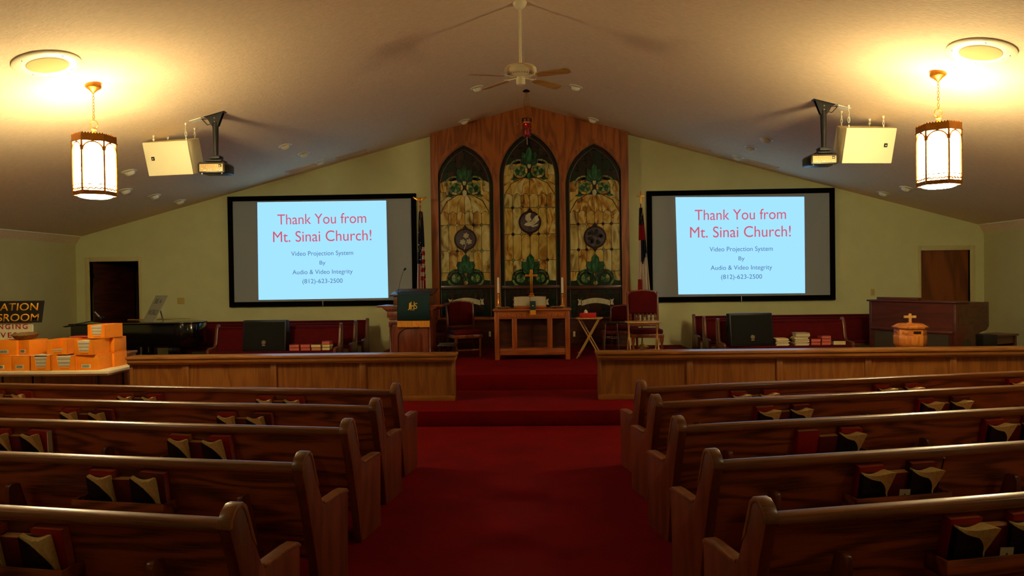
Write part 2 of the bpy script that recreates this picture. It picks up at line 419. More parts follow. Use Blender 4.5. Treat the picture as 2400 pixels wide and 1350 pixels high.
for wi, (cx, hw, ysp, c, up) in enumerate(WIN):
    f = maps[wi]
    o1 = lancet(cx, hw+(11 if wi == 1 else 10.5), ysp, c, 741); o0 = lancet(cx, hw+1.5, ysp, c, 741)
    m = MB(); n = len(o1)
    A = [f(p) for p in o1]; B = [f(p) for p in o0]
    for i in range(2, n-3): m.prism([A[i], A[i+1], B[i+1], B[i]], YF-.02, YF-.001)
    m.build('arch_moulding', REREX, rer)
    MB().tube([(p[0], YF-.004, p[1]) for p in [f(q) for q in lancet(cx, hw, ysp, c, 740)]], .006, 6).build('edge_bead', LEADL, rer)

def window(wi):
    cx, hw, ysp, c, up = WIN[wi]; f = maps[wi]
    full = lancet(cx, hw, ysp, c, 744)
    base = MB().prism([f(p) for p in full], YG+.035, YG+.06)
    win = struct(base.build('window_%d' % (wi+1), LEADM))
    win['label'] = ['left pointed stained glass window with lily medallion', 'tall middle stained glass window with dove medallion', 'right pointed stained glass window with dark leaf medallion'][wi]
    inner = lancet(cx, hw, ysp, c, 668, shrink=10)
    def piece(poly, mat, name='glass_pane', layer=0, gap=.6, parent=win, clipit=True, rel=True):
        if rel: poly = [(cx+x, y) for x, y in poly]
        if clipit: poly = clip(poly, inner)
        if len(poly) < 3: return None
        a = 0; n = len(poly)
        for i in range(n): a += poly[i][0]*poly[(i+1) % n][1]-poly[(i+1) % n][0]*poly[i][1]
        if abs(a) < 8: return None
        gx = sum(p[0] for p in poly)/n; gy = sum(p[1] for p in poly)/n
        w_ = (max(p[0] for p in poly)-min(p[0] for p in poly))/2; h_ = (max(p[1] for p in poly)-min(p[1] for p in poly))/2
        kx, ky = max(.5, 1-gap/max(w_, .1)), max(.5, 1-gap/max(h_, .1))
        pts = [f((gx+(x-gx)*kx, gy+(y-gy)*ky)) for x, y in poly]
        d = YG+.035-.006-.007*layer
        return MB().prism(pts, d-.004, YG+.035-.001*layer).build(name, mat, parent)
    def circ(x, y, r, n=14, sx=1, a0=0): return [(x+sx*r*math.cos(a0+2*PI*i/n), y+r*math.sin(a0+2*PI*i/n)) for i in range(n)]
    def sector(x, y, r0, r1, a0, a1, n=4):
        t = [a0+(a1-a0)*i/n for i in range(n+1)]
        return [(x+r1*math.cos(a), y+r1*math.sin(a)) for a in t]+([(x+r0*math.cos(a), y+r0*math.sin(a)) for a in t[::-1]] if r0 > .1 else [(x, y)])
    def petal(x, y, L, wd, ang):   # leaf from (x,y), length L, pointing up rotated by ang
        s_, c_ = math.sin(math.radians(ang)), math.cos(math.radians(ang))
        pr = [(0, 0), (-wd*.35, L*.2), (-wd/2, L*.5), (-wd*.42, L*.8), (0, L), (wd*.42, L*.8), (wd/2, L*.5), (wd*.35, L*.2)]
        return [(x+u*c_+v*s_, y+u*s_-v*c_) for u, v in pr]
    rnd = random.Random(wi+3)
    gold = lambda: rnd.choice(GOLDG)
    W6 = (hw-10)/3
    t0 = 445-up     # y of the scroll centres in this window
    rows = {0: (495, 527, 588, 639, 657), 1: (453, 486.5, 548.5, 609.5, 657), 2: (493, 525, 585, 636, 655)}[wi]
    # smoky panes of the apex
    top = ysp-112
    for r in range(4):
        y0 = top+(t0-22-top)*r/4; y1 = top+(t0-22-top)*(r+1)/4
        for i in range(6):
            x0 = -hw+10+i*W6; j = 3*((i+r) % 2)
            piece([(x0, y0+j), (x0+W6, y0+3-j), (x0+W6, y1+3-j), (x0, y1+j)], rnd.choice([DARKG, DKGREEN, DARKG]))
    # shoulders beside the scrolls
    for s in (-1, 1):
        q = lambda L: [(s*x, y) for x, y in (L if s > 0 else L)]
        piece(q([(30, t0-25), (46, t0-23), (42, t0-2), (36, t0-6)]), gold())
        piece(q([(46, t0-23), (hw, t0-12), (hw, t0+6), (44, t0+4), (42, t0-2)]), gold())
        piece(q([(44, t0+4), (hw, t0+6), (hw, t0+34), (38, t0+14), (36, t0-6), (42, t0-2)]), gold())
        piece(q([(10, t0-28), (20, t0-33), (30, t0-25), (36, t0-6), (22, t0-14), (8, t0-14)]), rnd.choice(GOLDG[:2]))
        piece(q([(28, t0+12), (40, t0+10), (46, t0+15), (30, t0+17)]), GREENG[0], layer=2)
        # outer arc
        for k_ in range(5):
            a0 = -PI*.95+k_*PI*.19
            piece([(s*x, y) for x, y in sector(24, t0-8, 21, 25, a0, a0+PI*.18)], GREENG[1], layer=2, gap=.3)
        # scroll ring and heart
        for k_ in range(7):
            a0 = 2*PI*k_/7
            piece([(s*x, y) for x, y in sector(21, t0-6, 11.5, 17.5, a0, a0+2*PI/7)], gold() if k_ % 2 else GREENG[1], layer=1)
            piece([(s*x, y) for x, y in sector(21, t0-6, 0, 11, a0+.3, a0+.3+2*PI/7)], GREENG[k_ % 2 if k_ < 6 else 0], layer=2, gap=.35)
    # fan
    yf = rows[0]
    cols = [-3, -2, -1, 0, 1, 2, 3]
    for i in range(6):
        a, b_ = cols[i]*W6, cols[i+1]*W6
        ta, tb = cols[i]*5.2, cols[i+1]*5.2
        ea = yf-6+abs(cols[i])*0; mid = (a+b_)/2
        bulge = lambda x: .22*abs(x)
        pa = [(ta, t0+11), (tb, t0+11), ((tb+b_)/2*1.12, (t0+yf)/2+1), (b_, yf+5.5), (mid, yf-.5), (a, yf+5.5), ((ta+a)/2*1.12, (t0+yf)/2+1)]
        piece(pa, gold())
    for s in (-1, 1):
        piece([(s*20, t0+12), (s*40, t0+14), (s*(hw-4), t0+34), (s*(hw-4), yf+3), (s*(3*W6), yf+3), (s*43, (t0+yf)/2)], gold())
    # field panes with cut corners, four diamonds on each of two joints
    hh = 4.0
    def cell(i, y0, y1, cut0, cut1, arch=False):
        x0, x1 = -3*W6+i*W6, -3*W6+(i+1)*W6
        L0 = hh if (i != 0 and i != 3) else 0; R0 = hh if (i != 5 and i != 2) else 0
        p = []
        if arch: p += [(x0, y0+5), (x0+W6*.25, y0+1), ((x0+x1)/2, y0-1), (x1-W6*.25, y0+1), (x1, y0+5)]
        else: p += ([(x0, y0+L0), (x0+L0, y0)] if cut0 and L0 else [(x0, y0)])+([(x1-R0, y0), (x1, y0+R0)] if cut0 and R0 else [(x1, y0)])
        p += ([(x1, y1-R0), (x1-R0, y1)] if cut1 and R0 else [(x1, y1)])+([(x0+L0, y1), (x0, y1-L0)] if cut1 and L0 else [(x0, y1)])
        piece(p, gold())
    for i in range(6):
        cell(i, rows[0]+1, rows[1], False, True, True)
        cell(i, rows[1], rows[2], True, True)
        cell(i, rows[2], rows[3], True, wi == 1)
        cell(i, rows[3], 668, wi == 1, False)
    for y in rows[1:(4 if wi == 1 else 3)]:
        for i in (1, 2, 4, 5):
            x = -3*W6+i*W6
            piece([(x-hh, y), (x, y-hh), (x+hh, y), (x, y+hh)], rnd.choice([GOLDG[2], DARKG, GREENG[1]]), layer=0, gap=.3)
    # upper palmette, teardrop
    for k_, (a, L, mt) in enumerate(((-58, 22, 1), (58, 22, 1), (-30, 32, 0), (30, 32, 0), (0, 40, 0))):
        piece(petal(0, t0-20, L+1.5, 15.5, a), LEADM, 'leaf_came', layer=2+.6*k_, gap=0); piece(petal(0, t0-21, L, 13, a), GREENG[0], 'leaf_pane', layer=2.3+.6*k_, gap=.2)
    piece(petal(0, t0-10, 14, 8, 0), WHITEG, layer=3, gap=.3)
    piece(petal(0, t0+16, 17, 11, 0), WHITEG if wi != 1 else GREENG[0], layer=3, gap=.3)
    # lower palmette and scrolls
    b0 = 652
    piece([(-hw, b0+7), (-46, b0+5), (-36, b0-4), (36, b0-4), (46, b0+5), (hw, b0+7), (hw, 668), (-hw, 668)], DKGREEN, layer=1)
    for k_, (a, L) in enumerate(((-64, 21), (64, 21), (-36, 31), (36, 31), (0, 43))):
        piece(petal(0, b0-13, L+1.5, 19.5, a), LEADM, 'leaf_came', layer=2+.6*k_, gap=0); piece(petal(0, b0-14, L, 17, a), GREENG[0], 'leaf_pane', layer=2.3+.6*k_, gap=.2)
    for s in (-1, 1):
        for k_ in range(9):
            a0 = -PI*1.12+k_*PI*.17
            piece([(s*x, y) for x, y in sector(22.5, b0, 16.5, 21.5, a0, a0+PI*.165)], GREENG[1] if k_ > 6 else DKGREEN if k_ % 2 else GREENG[0], layer=3, gap=.25)
        piece(circ(s*22.5, b0, 16), DKGREEN, layer=2, gap=.3)
        for k_ in range(5):
            a0 = 2*PI*k_/5
            piece([(s*x, y) for x, y in sector(23, b0, 0, 10.5, a0, a0+2*PI/5)], GREENG[0] if k_ % 2 else GREENG[1], layer=3, gap=.4)
    if wi != 1: piece(circ(0, b0+11, 5.5, 10), GOLDG[2], layer=3)
    # medallion
    my = {0: 561, 1: 521, 2: 556}[wi]
    rim = MB().prism([f((cx+x, my+y)) for x, y in circ(0, 0, 26.5, 28)], YG+.006, YG+.034)
    for s in (-1, 1): rim.prism([f((cx+x, my+y*s)) for x, y in ((-8, 24), (8, 24), (3.5, 30), (0, 35), (-3.5, 30))], YG+.008, YG+.034)
    med = rim.build('medallion', MAROON, win)
    for k_ in range(4):      # violet ground in strips
        y0, y1 = -22+11*k_, -22+11*(k_+1)
        xs = lambda y: math.sqrt(max(0, 22.5**2-y*y))
        poly = [(-xs(y0+(y1-y0)*j/4), my+y0+(y1-y0)*j/4) for j in range(5)][::-1]+[(xs(y0+(y1-y0)*j/4), my+y0+(y1-y0)*j/4) for j in range(5)]
        pp = [f((cx+x, y)) for x, y in poly]
        MB().prism(pp, YG+.002, YG+.005).build('glass_pane', VIOLET, med)
    def mp(poly, mat, nm, t=.004): return MB().prism([f((cx+x, my+y)) for x, y in poly], YG-.002-t, YG+.0015).build(nm, mat, med)
    if wi == 0:
        for fx, fy, r in ((2, -9, 7.5), (-6, 6, 7.5), (9, 5, 7.5)):
            for a in range(0, 360, 60): mp([(x, y) for x, y in petal(fx, fy, r, 4.4, a+10)], WHITEG, 'petal')
        mp([(2, 8), (3.2, 8), (-2, 24), (-3.4, 23)], WHITEG, 'stem')
    elif wi == 1:
        mp([(-14, 6), (-9, 1), (0, -1), (10, -2), (20, -9), (22, -5), (14, 3), (6, 8), (-4, 9), (-10, 8)], WHITEG, 'dove_body')
        mp([(-4, 0), (-11, -7), (-10, -16), (-1, -22), (3, -21), (1, -12), (4, -5)], WHITEG, 'dove_wing')
        mp([(0, 4), (4, -3), (13, -14), (20, -17), (19, -11), (21, -4), (12, 4)], WHITEG, 'dove_wing', .006)
        mp([(0, 7), (10, 7), (20, 4), (17, 9), (6, 12)], WHITEG, 'dove_tail')
    else:
        for fx, fy, L, a in ((-2, -4, 14, -40), (0, -5, 15, 20), (-4, 2, 14, -100), (4, -1, 15, 70), (-3, 4, 13, -150), (3, 6, 13, 150), (10, -2, 10, 100), (-10, -6, 9, -60)):
            mp(petal(fx, fy, L, 9, a), DARKG, 'leaf')
        mp([(-9, 7), (-6, 7), (-7, 20), (-9, 20)], VIOLET, 'stem')
    # border of small dark panes between the two outlines
    oo = lancet(cx, hw-1.5, ysp, c, 742, 0, 14); ii = lancet(cx, hw, ysp, c, 742, 8.2, 14)
    bl = lancet(cx, hw, ysp, c, 742, 9.4, 14)
    def dense(L, stp=10):
        out = []
        for p, q in zip(L[:-1], L[1:]):
            k_ = max(1, round(math.hypot(q[0]-p[0], q[1]-p[1])/stp)); out += [(p[0]+(q[0]-p[0])*i/k_, p[1]+(q[1]-p[1])*i/k_) for i in range(k_)]
        return out+[L[-1]]
    # resample both outlines by matching parameter
    def at_param(L, t):
        ds = [0]
        for p, q in zip(L[:-1], L[1:]): ds.append(ds[-1]+math.hypot(q[0]-p[0], q[1]-p[1]))
        x = t*ds[-1]
        for i in range(len(L)-1):
            if x <= ds[i+1]+1e-9:
                u = (x-ds[i])/max(1e-9, ds[i+1]-ds[i]); return (L[i][0]+(L[i+1][0]-L[i][0])*u, L[i][1]+(L[i+1][1]-L[i][1])*u)
        return L[-1]
    NB = 56
    for k_ in range(NB):
        t, u = k_/NB, (k_+1)/NB
        poly = [at_param(oo, t), at_param(oo, u), at_param(ii, u), at_param(ii, t)]
        piece(poly, rnd.choice([MAROON, DARKG, DKGREEN, MAROON]), 'border_pane', layer=1, clipit=False, rel=False, gap=.25)
    MB().tube([(f(p)[0], YG+.018, f(p)[1]) for p in bl], .0065, 5).build('border_came', LEADL, win)
    # foot: oak cross bar and the banner panel
    def fb(x0, x1, y0, y1, a, b_, nm, mat, bev=0):
        p0, p1 = f((cx+x0, y1)), f((cx+x1, y0))
        return MB().box(p0[0], p1[0], a, b_, p0[1], p1[1]).build(nm, mat, win, bev=bev)
    fb(-hw+1, hw-1, 669, 677, YG-.02, YG+.034, 'cross_bar', DARKW, .004)
    bw = hw-12
    for (a, b_, c2, d) in ((-bw, bw, 679, 686), (-bw, bw, 731, 740), (-bw, -bw+11, 687, 730), (bw-11, bw, 687, 730)):
        m2 = int(max(b_-a, d-c2)//18)+1
        for j in range(m2):
            if b_-a > d-c2: fb(a+(b_-a)*j/m2+.4, a+(b_-a)*(j+1)/m2-.4, c2, d, YG+.02, YG+.034, 'border_pane', rnd.choice([DARKG, DKGREEN, DARKG]))
            else: fb(a, b_, c2+(d-c2)*j/m2+.4, c2+(d-c2)*(j+1)/m2-.4, YG+.02, YG+.034, 'border_pane', rnd.choice([DARKG, DKGREEN, DARKG]))
    g = -bw+12.5
    for j in range(3): fb(g+(-2*g)*j/3+.3, g+(-2*g)*(j+1)/3-.3, 688.5, 728.5, YG+.016, YG+.034, 'glass_pane', DARKG if j != 1 else MAROON)
    arc = lambda x: 706-8*math.cos(x/33*1.35)
    xs = [-33+6*i for i in range(12)]
    ban = [(x, arc(x)) for x in xs]+[(x, arc(x)+12) for x in xs[::-1]]
    MB().prism([f((cx+x, y)) for x, y in ban], YG+.006, YG+.015).build('banner', WHITEG, win)
    for s in (-1, 1):
        e = [(s*33, 700), (s*36, 703), (s*42, 700), (s*40, 707), (s*42, 715), (s*34, 714), (s*35, 707)]
        MB().prism([f((cx+x, y)) for x, y in e], YG+.006, YG+.015).build('banner_scroll', WHITEG, win)
for wi in range(3): window(wi)
# ================================================================== projection screens
def screen(nm_side, x0, x1, z0, z1, corners, lines, label):
    t = thing('projection_screen', label, 'projection screen', ((x0+x1)/2, YW-.06, z0), 'projection screens')
    cx = (x0+x1)/2; b = .105
    def L(v): return (v[0]-cx, v[1]-(YW-.06), v[2]-z0)
    for nm, q in (('top_border', (x0-cx, x1-cx, z1-z0-b, z1-z0)), ('bottom_border', (x0-cx, x1-cx, 0, b)), ('side_border', (x0-cx, x0-cx+b, b, z1-z0-b)), ('side_border', (x1-cx-b, x1-cx, b, z1-z0-b))):
        MB().box(q[0], q[1], -.03, .055, q[2], q[3]).build(nm, SCRB, t, bev=.004)
    MB().box(x0-cx+b-.01, x1-cx-b+.01, 0, .03, b-.01, z1-z0-b+.01).build('screen_fabric', SCREENG, t)
    ys = YW-.062
    c = [L(P(px, py, ys)) for px, py in corners]
    MB().prism([(p[0], p[2]) for p in c], -.0025, .002).build('projected_slide', SLIDEM, t)
    ang = math.atan2(c[2][2]-c[3][2], c[2][0]-c[3][0])
    for s_, px, py, w_, mt, hg in lines:
        q = L(P(px, py, ys)); wd = w_*ys/1650
        text('projected_text', s_, mt, t, wd, T(q[0], -.0035, q[2]) @ Matrix.Rotation(-ang, 4, 'Y') @ UPRIGHT, height=hg*ys/1650, ext=.0008)
    m = MB(); m.box(-.006, .006, -.034, -.03, -.01, .1); m.build('pull_tab', IVORY, t)
    return t
def slide_lines(cx, y0, w1, w2, w3, w4, w5):
    return [('Thank You from', cx[0], y0[0], w1, SLIDER, 24.5), ('Mt. Sinai Church!', cx[1], y0[1], w2, SLIDER, 25.5), ('Video Projection System', cx[2], y0[2], w3, SLIDEB, 14),
            ('By', cx[3], y0[3], 14, SLIDEB, 12), ('Audio & Video Integrity', cx[4], y0[4], w4, SLIDEB, 13.6), ('(812)-623-2500', cx[5], y0[5], w5, SLIDEB, 13.6)]
screen('left', -6.727, -2.585, 1.38, 3.795, [(603, 474), (905, 470), (910, 698), (606, 703)],
       slide_lines((754, 755, 755, 756, 756, 756), (512.5, 553, 595, 617, 638.5, 660), 212, 235, 148, 144, 96), 'black framed projection screen left of the stained glass, beside the striped flag')
screen('right', 2.393, 6.358, 1.37, 3.75, [(1583, 462), (1885, 461), (1887, 687), (1590, 690)],
       slide_lines((1735, 1735, 1737, 1738, 1737.5, 1738), (502.5, 543, 585, 607, 628.5, 650), 209, 231, 145, 141, 94), 'black framed projection screen right of the stained glass, beside the mostly white flag')

# ================================================================== things on the ceiling
def roof_frame(x, y):   # local z points down out of the roof
    m = ML if x < RX else MR
    a = math.atan(m)
    return T(x, y, roof(x)) @ Matrix.Rotation(-a, 4, 'Y') @ R(180, 'X')
for x, y, lab in ((-5.167, 7.34, 'large round ceiling speaker over the left pews, beside the left lantern'), (4.704, 7.59, 'large round ceiling speaker over the right pews, beside the right lantern')):
    t = thing('ceiling_speaker', lab, 'ceiling speaker', roof_frame(x, y), 'round ceiling speakers')
    MB().lathe([(.325, 0), (.325, .012), (.31, .022), (.215, .03), (.205, .024)], 40).build('rim', IVORY, t, smooth=True)
    MB().lathe([(.2, .01), (.2, .026), (.19, .03)], 36).build('grille', plain('speaker_grille', (196, 176, 110), .8, bump=.6, bscale=400), t)
    m = MB()
    for a in range(4): m.ball((.265*math.cos(a*PI/2+.4), .265*math.sin(a*PI/2+.4), .026), .006, 8)
    m.build('screws', DARKM, t)
def lantern(x, y, label, lit, group='brass lanterns'):
    zc = roof(x); t = thing('pendant_lantern', label, 'pendant lamp', (x, y, zc), group)
    MB().lathe([(.085, .02), (.088, -.03), (.08, -.045), (.05, -.065), (.03, -.085), (.014, -.1), (.008, -.11)], 24).build('canopy', LBRASS, t, smooth=True)
    z = -.105
    for i in range(9):
        a = 0 if i % 2 else PI/2; pts = []
        for k in range(12):
            th = 2*PI*k/12; u, v = .011*math.cos(th), .023*math.sin(th)
            pts.append((u*math.cos(a), u*math.sin(a), z-.02+v))
        MB().tube(pts, .0035, 5, closed=True).build('chain_link', LBRASS, t); z -= .0365
    zr = z-.035
    MB().tube([(.045*math.cos(2*PI*k/20), 0, zr+.045*math.sin(2*PI*k/20)) for k in range(20)], .006, 6, closed=True).build('ring', LBRASS, t)
    zs = zr-.045
    MB().lathe([(.014, 0), (.03, -.012), (.03, -.022), (.02, -.03), (.02, -.17)], 14, c=(0, 0, zs)).build('stem', LBRASS, t, smooth=True)
    zt = zs-.10; r = .220; H_ = .70          # crown top
    hexp = lambda rr, off=0: [(rr*math.cos(PI/6*0+PI/3*k+off), rr*math.sin(PI/3*k+off)) for k in range(6)]
    off = math.radians(28 if x < 0 else -33)
    def ringband(r0, r1, z0, z1, nm, mat, scallop=False, parent=t):
        m = MB(); A, B = hexp(r0, off), hexp(r1, off)
        for k in range(6):
            a0, a1, b0, b1 = A[k], A[(k+1) % 6], B[k], B[(k+1) % 6]
            n = 8 if scallop else 1
            for j in range(n):
                l = lambda p, q, u: (p[0]+(q[0]-p[0])*u, p[1]+(q[1]-p[1])*u)
                u, v = j/n, (j+1)/n; mid = (u+v)/2
                pts = [u, mid, v] if scallop else [u, v]
                for p_, q_ in zip(pts[:-1], pts[1:]):
                    h0 = z1+(0 if not scallop or p_ in (u, v) else .018); h1 = z1+(0 if not scallop or q_ in (u, v) else .018)
                    vs = []
                    for uu, hh_ in ((p_, h0), (q_, h1)):
                        for E0, E1 in ((a0, a1), (b0, b1)):
                            e = l(E0, E1, uu); vs += [(e[0], e[1], z0), (e[0], e[1], hh_)]
                    m.add(vs, [(0,1,5,4), (2,6,7,3), (1,3,7,5), (0,4,6,2)])
        return m.build(nm, mat, parent)
    ringband(r+.012, r+.006, zt-.075, zt, 'crown', LBRASS, True)
    ringband(r+.02, r+.004, zt-.082, zt-.07, 'crown_moulding', LBRASS)
    ringband(r+.010, r-.004, zt-H_, zt-H_+.05, 'lower_band', LBRASS)
    ringband(r+.006, r-.004, zt-H_+.115, zt-H_+.125, 'cross_bar', LBRASS)
    C6 = hexp(r+.002, off)
    Pn = glow('lantern_panel', (255, 236, 180), LANTERN_PANEL if y > 5 else LANTERN_PANEL*.15)
    for k in range(6):
        p, q = Vector((*C6[k], 0)), Vector((*C6[(k+1) % 6], 0)); d = (q-p); nrm = Vector(((p+q).x, (p+q).y, 0)).normalized()
        i0, i1 = p*.985, q*.985
        vs = [i0+Vector((0,0,zt-.078)), i1+Vector((0,0,zt-.078)), i1+Vector((0,0,zt-H_+.02)), i0+Vector((0,0,zt-H_+.02))]
        vs += [v_-nrm*.004 for v_ in vs]
        MB().add(vs, [(0,1,2,3), (7,6,5,4), (0,4,5,1), (1,5,6,2), (2,6,7,3), (3,7,4,0)]).build('frosted_panel', Pn, t)
        MB().cyl(p+Vector((0,0,zt-.07)), p+Vector((0,0,zt-H_+.02)), .0125, n=8).build('corner_bar', LBRASS, t)
        tr = MB(); n = 12; pts = []
        for j in range(n+1):
            a = PI*j/n; u = .5-.46*math.cos(a)
            pts.append(p+d*u+nrm*.004+Vector((0, 0, zt-.19+.10*math.sin(a))))
        tr.tube(pts, .010, 6)
        wv = [p+d*(j/16)+nrm*.004+Vector((0, 0, zt-H_+.062+.016*abs(math.sin(PI*j/16*4)))) for j in range(17)]
        tr.tube(wv, .009, 6)
        tr.build('tracery', LBRASS, t)
    MB().lathe([(r*.80, 0), (r*.80, -.02), (r*.6, -.035), (.02, -.042)], 24, c=(0, 0, zt-H_+.01)).build('bottom_diffuser', Pn, t, smooth=True)
    MB().lathe([(.03, 0), (.045, -.03), (.045, -.09), (.02, -.12)], 12, c=(0, 0, zt-.11)).build('bulb_socket', LBRASS, t)
    m = MB()
    for k in range(3):
        a = off+PI/3*2*k; m.cyl((0, 0, zt-.1), ((r)*math.cos(a), r*math.sin(a), zt-.05), .006, n=6)
    m.build('spider_arms', LBRASS, t)
    if lit:
        ld = bpy.data.lights.new('lantern_bulb', 'POINT'); ld.energy = lit; ld.color = LAMP_COL; ld.shadow_soft_size = .07
        lo = bpy.data.objects.new('lantern_bulb', ld); COL.objects.link(lo); lo.parent = t; lo.location = (-.05 if x < 0 else .05, -.12, zt-.07)
    return t
lantern(-5.183, 8.143, 'lit six-sided brass lantern hanging on a chain over the left pews', LANTERN_BULB)
lantern(4.70, 8.378, 'lit six-sided brass lantern hanging on a chain over the right pews', LANTERN_BULB)
lantern(-5.183, 1.9, 'lit brass lantern over the rear left pews, behind the camera', REAR_BULB)
lantern(4.70, 2.1, 'lit brass lantern over the rear right pews, behind the camera', REAR_BULB)

# ceiling fan
fx, fy = -.17, 9.376; zc = roof(RX)
t = thing('ceiling_fan', 'cream ceiling fan hanging on a long rod below the roof ridge', 'ceiling fan', (fx, fy, zc))
zm = P(1220, 157, fy).z-zc
MB().lathe([(.10, .03), (.098, -.02), (.085, -.05), (.06, -.085), (.045, -.09), (.04, -.1)], 24).build('canopy', IVORY, t, smooth=True)
MB().cyl((0, 0, -.09), (0, 0, zm+.01), .018, n=14).build('down_rod', IVORY, t, smooth=True)
MB().lathe([(.03, .03), (.04, .015), (.19, .0), (.212, -.025), (.212, -.09), (.2, -.105), (.13, -.13), (.06, -.135)], 36, c=(0, 0, zm)).build('motor_housing', IVORY, t, smooth=True)
m = MB()
for k in range(30):
    a = 2*PI*k/30; m.box(.158, .182, -.004, .004, -.117, -.110, M=T(0, 0, zm) @ Matrix.Rotation(a, 4, 'Z'))
stuff(m.build('vent_slots', DARKM, t))
MB().lathe([(.058, -.13), (.06, -.2), (.055, -.235), (.02, -.24)], 22, c=(0, 0, zm)).build('switch_cup', IVORY, t, smooth=True)
m = MB().tube([(-.05, -.02, zm-.23), (-.05, -.02, zm-.75)], .0015, 4); m.ball((-.05, -.02, zm-.76), .008, 8); m.build('pull_chain', BRASS, t)
BLADE = wood('fan_blade', (150, 104, 44), (196, 150, 78), 'x', .5, .1, 5, .6)
for a in (-27, 42, 138, 200):
    arm = MB().box(.05, .26, -.018, .018, -.006, .004, M=T(0, 0, zm-.145) @ R(a, 'Z') @ R(-4, 'Y'))
    arm.box(.22, .27, -.045, .045, -.006, .002, M=T(0, 0, zm-.145) @ R(a, 'Z') @ R(-4, 'Y'))
    bo = arm.build('blade_arm', IVORY, t, bev=.003)
    bl = MB().prism([(.24, -.05), (.32, -.062), (.66, -.072), (.71, -.05), (.72, 0), (.71, .05), (.66, .072), (.32, .062), (.24, .05)], -.004, .004, 'xy', M=T(0, 0, zm-.13) @ R(a, 'Z') @ R(2, 'Y') @ R(-12, 'X'))
    bl.build('blade', BLADE, t)
# sanctuary lamp
lx, ly = RX, 13.79; zc = roof(RX)
t = thing('sanctuary_lamp', 'red glass sanctuary lamp hanging on three chains before the middle window', 'lamp', (lx, ly, zc))
MB().lathe([(.085, .01), (.085, -.012), (.06, -.03), (.02, -.04)], 20).build('ceiling_plate', DARKM, t, smooth=True)
ztop, zbot = P(1234, 283, ly).z-zc, P(1234, 322, ly).z-zc
MB().lathe([(.05, zbot), (.075, zbot+.02), (.085, zbot+.05), (.085, ztop-.03)], 20).build('glass_cylinder', RUBY, t, smooth=True)
MB().lathe([(.09, ztop-.035), (.1, ztop-.02), (.1, ztop+.035), (.07, ztop+.05), (.03, ztop+.055)], 20).build('cap', plain('lamp_cap', (90, 16, 14), .4, .3), t, smooth=True)
MB().lathe([(.088, ztop-.055), (.09, ztop-.035)], 20).build('collar', BRASS, t)
MB().ball((-.02, -.087, ztop-.09), .012, 8).build('flame_glow', RUBYL, t)
MB().cyl((0, 0, zbot), (0, 0, zbot-.14), .004, n=6).build('tassel', IVORY, t)
for k, a in enumerate((200, 340, 90)):
    c_, s_ = math.cos(math.radians(a)), math.sin(math.radians(a)); m = MB(); N_ = 26
    z0, z1 = -.03, ztop-.16
    for i in range(N_):
        u = i/N_; r_ = .015+.105*min(1, u*1.3); z = z0+(z1-z0)*u; hl = (z0-z1)/N_*.62
        px_, py_ = c_*r_, s_*r_; o_ = i % 2
        m.tube([(px_+(.009*math.cos(th) if o_ else 0), py_+(0 if o_ else .009*math.cos(th)), z-hl*.5+hl*math.sin(th)) for th in [2*PI*q/8 for q in range(8)]], .0028, 4, closed=True)
    m.build('chain', BRASS, t)
MB().tube([(.12*math.cos(2*PI*k/20), .12*math.sin(2*PI*k/20), ztop-.17) for k in range(20)], .006, 5, closed=True).build('hoop', BRASS, t)

# eyeball spotlights
spots = [(-1.016, 12.66, 'small cream eyeball spotlight just left of the fan'), (.758, 12.67, 'small cream eyeball spotlight just right of the fan'),
 (-1.465, 14.75, 'small cream eyeball spotlight at the left slope of the oak wall top'), (1.224, 14.72, 'small cream eyeball spotlight at the right slope of the oak wall top'),
 (-4.58, 12.83, 'nearest eyeball spotlight of the three above the left screen'), (-4.53, 13.71, 'middle eyeball spotlight of the three above the left screen'), (-4.51, 14.69, 'eyeball spotlight closest to the wall above the left screen'),
 (4.20, 12.93, 'nearest eyeball spotlight of the three above the right screen'), (4.17, 13.76, 'middle eyeball spotlight of the three above the right screen'), (4.20, 14.76, 'eyeball spotlight closest to the wall above the right screen'),
 (-6.87, 11.73, 'eyeball spotlight below left of the left hanging speaker, near the lantern'), (-7.55, 12.75, 'eyeball spotlight just right of the left lantern, above the dark doorway'),
 (-7.52, 13.68, 'eyeball spotlight halfway between the left lantern and the left screen'), (-7.50, 14.64, 'eyeball spotlight low by the wall, left of the left screen'),
 (6.45, 11.9, 'eyeball spotlight beside the left edge of the right lantern'), (7.13, 13.8, 'eyeball spotlight just left below the right lantern'), (7.11, 14.65, 'eyeball spotlight low by the wall, right of the right screen')]
for x, y, lab in spots:
    t = thing('eyeball_spotlight', lab, 'spotlight', roof_frame(x, y), 'eyeball spotlights')
    MB().lathe([(.125, 0), (.125, .008), (.10, .018), (.088, .012)], 24).build('trim_ring', WHITEM, t, smooth=True)
    q = MB().lathe([(.082, -.01), (.086, .02), (.072, .055), (.062, .062), (.05, .052)], 20)
    e = q.build('eyeball', WHITEM, t, smooth=True)
    e.matrix_local = Matrix.Rotation(.5, 4, 'X' ) 
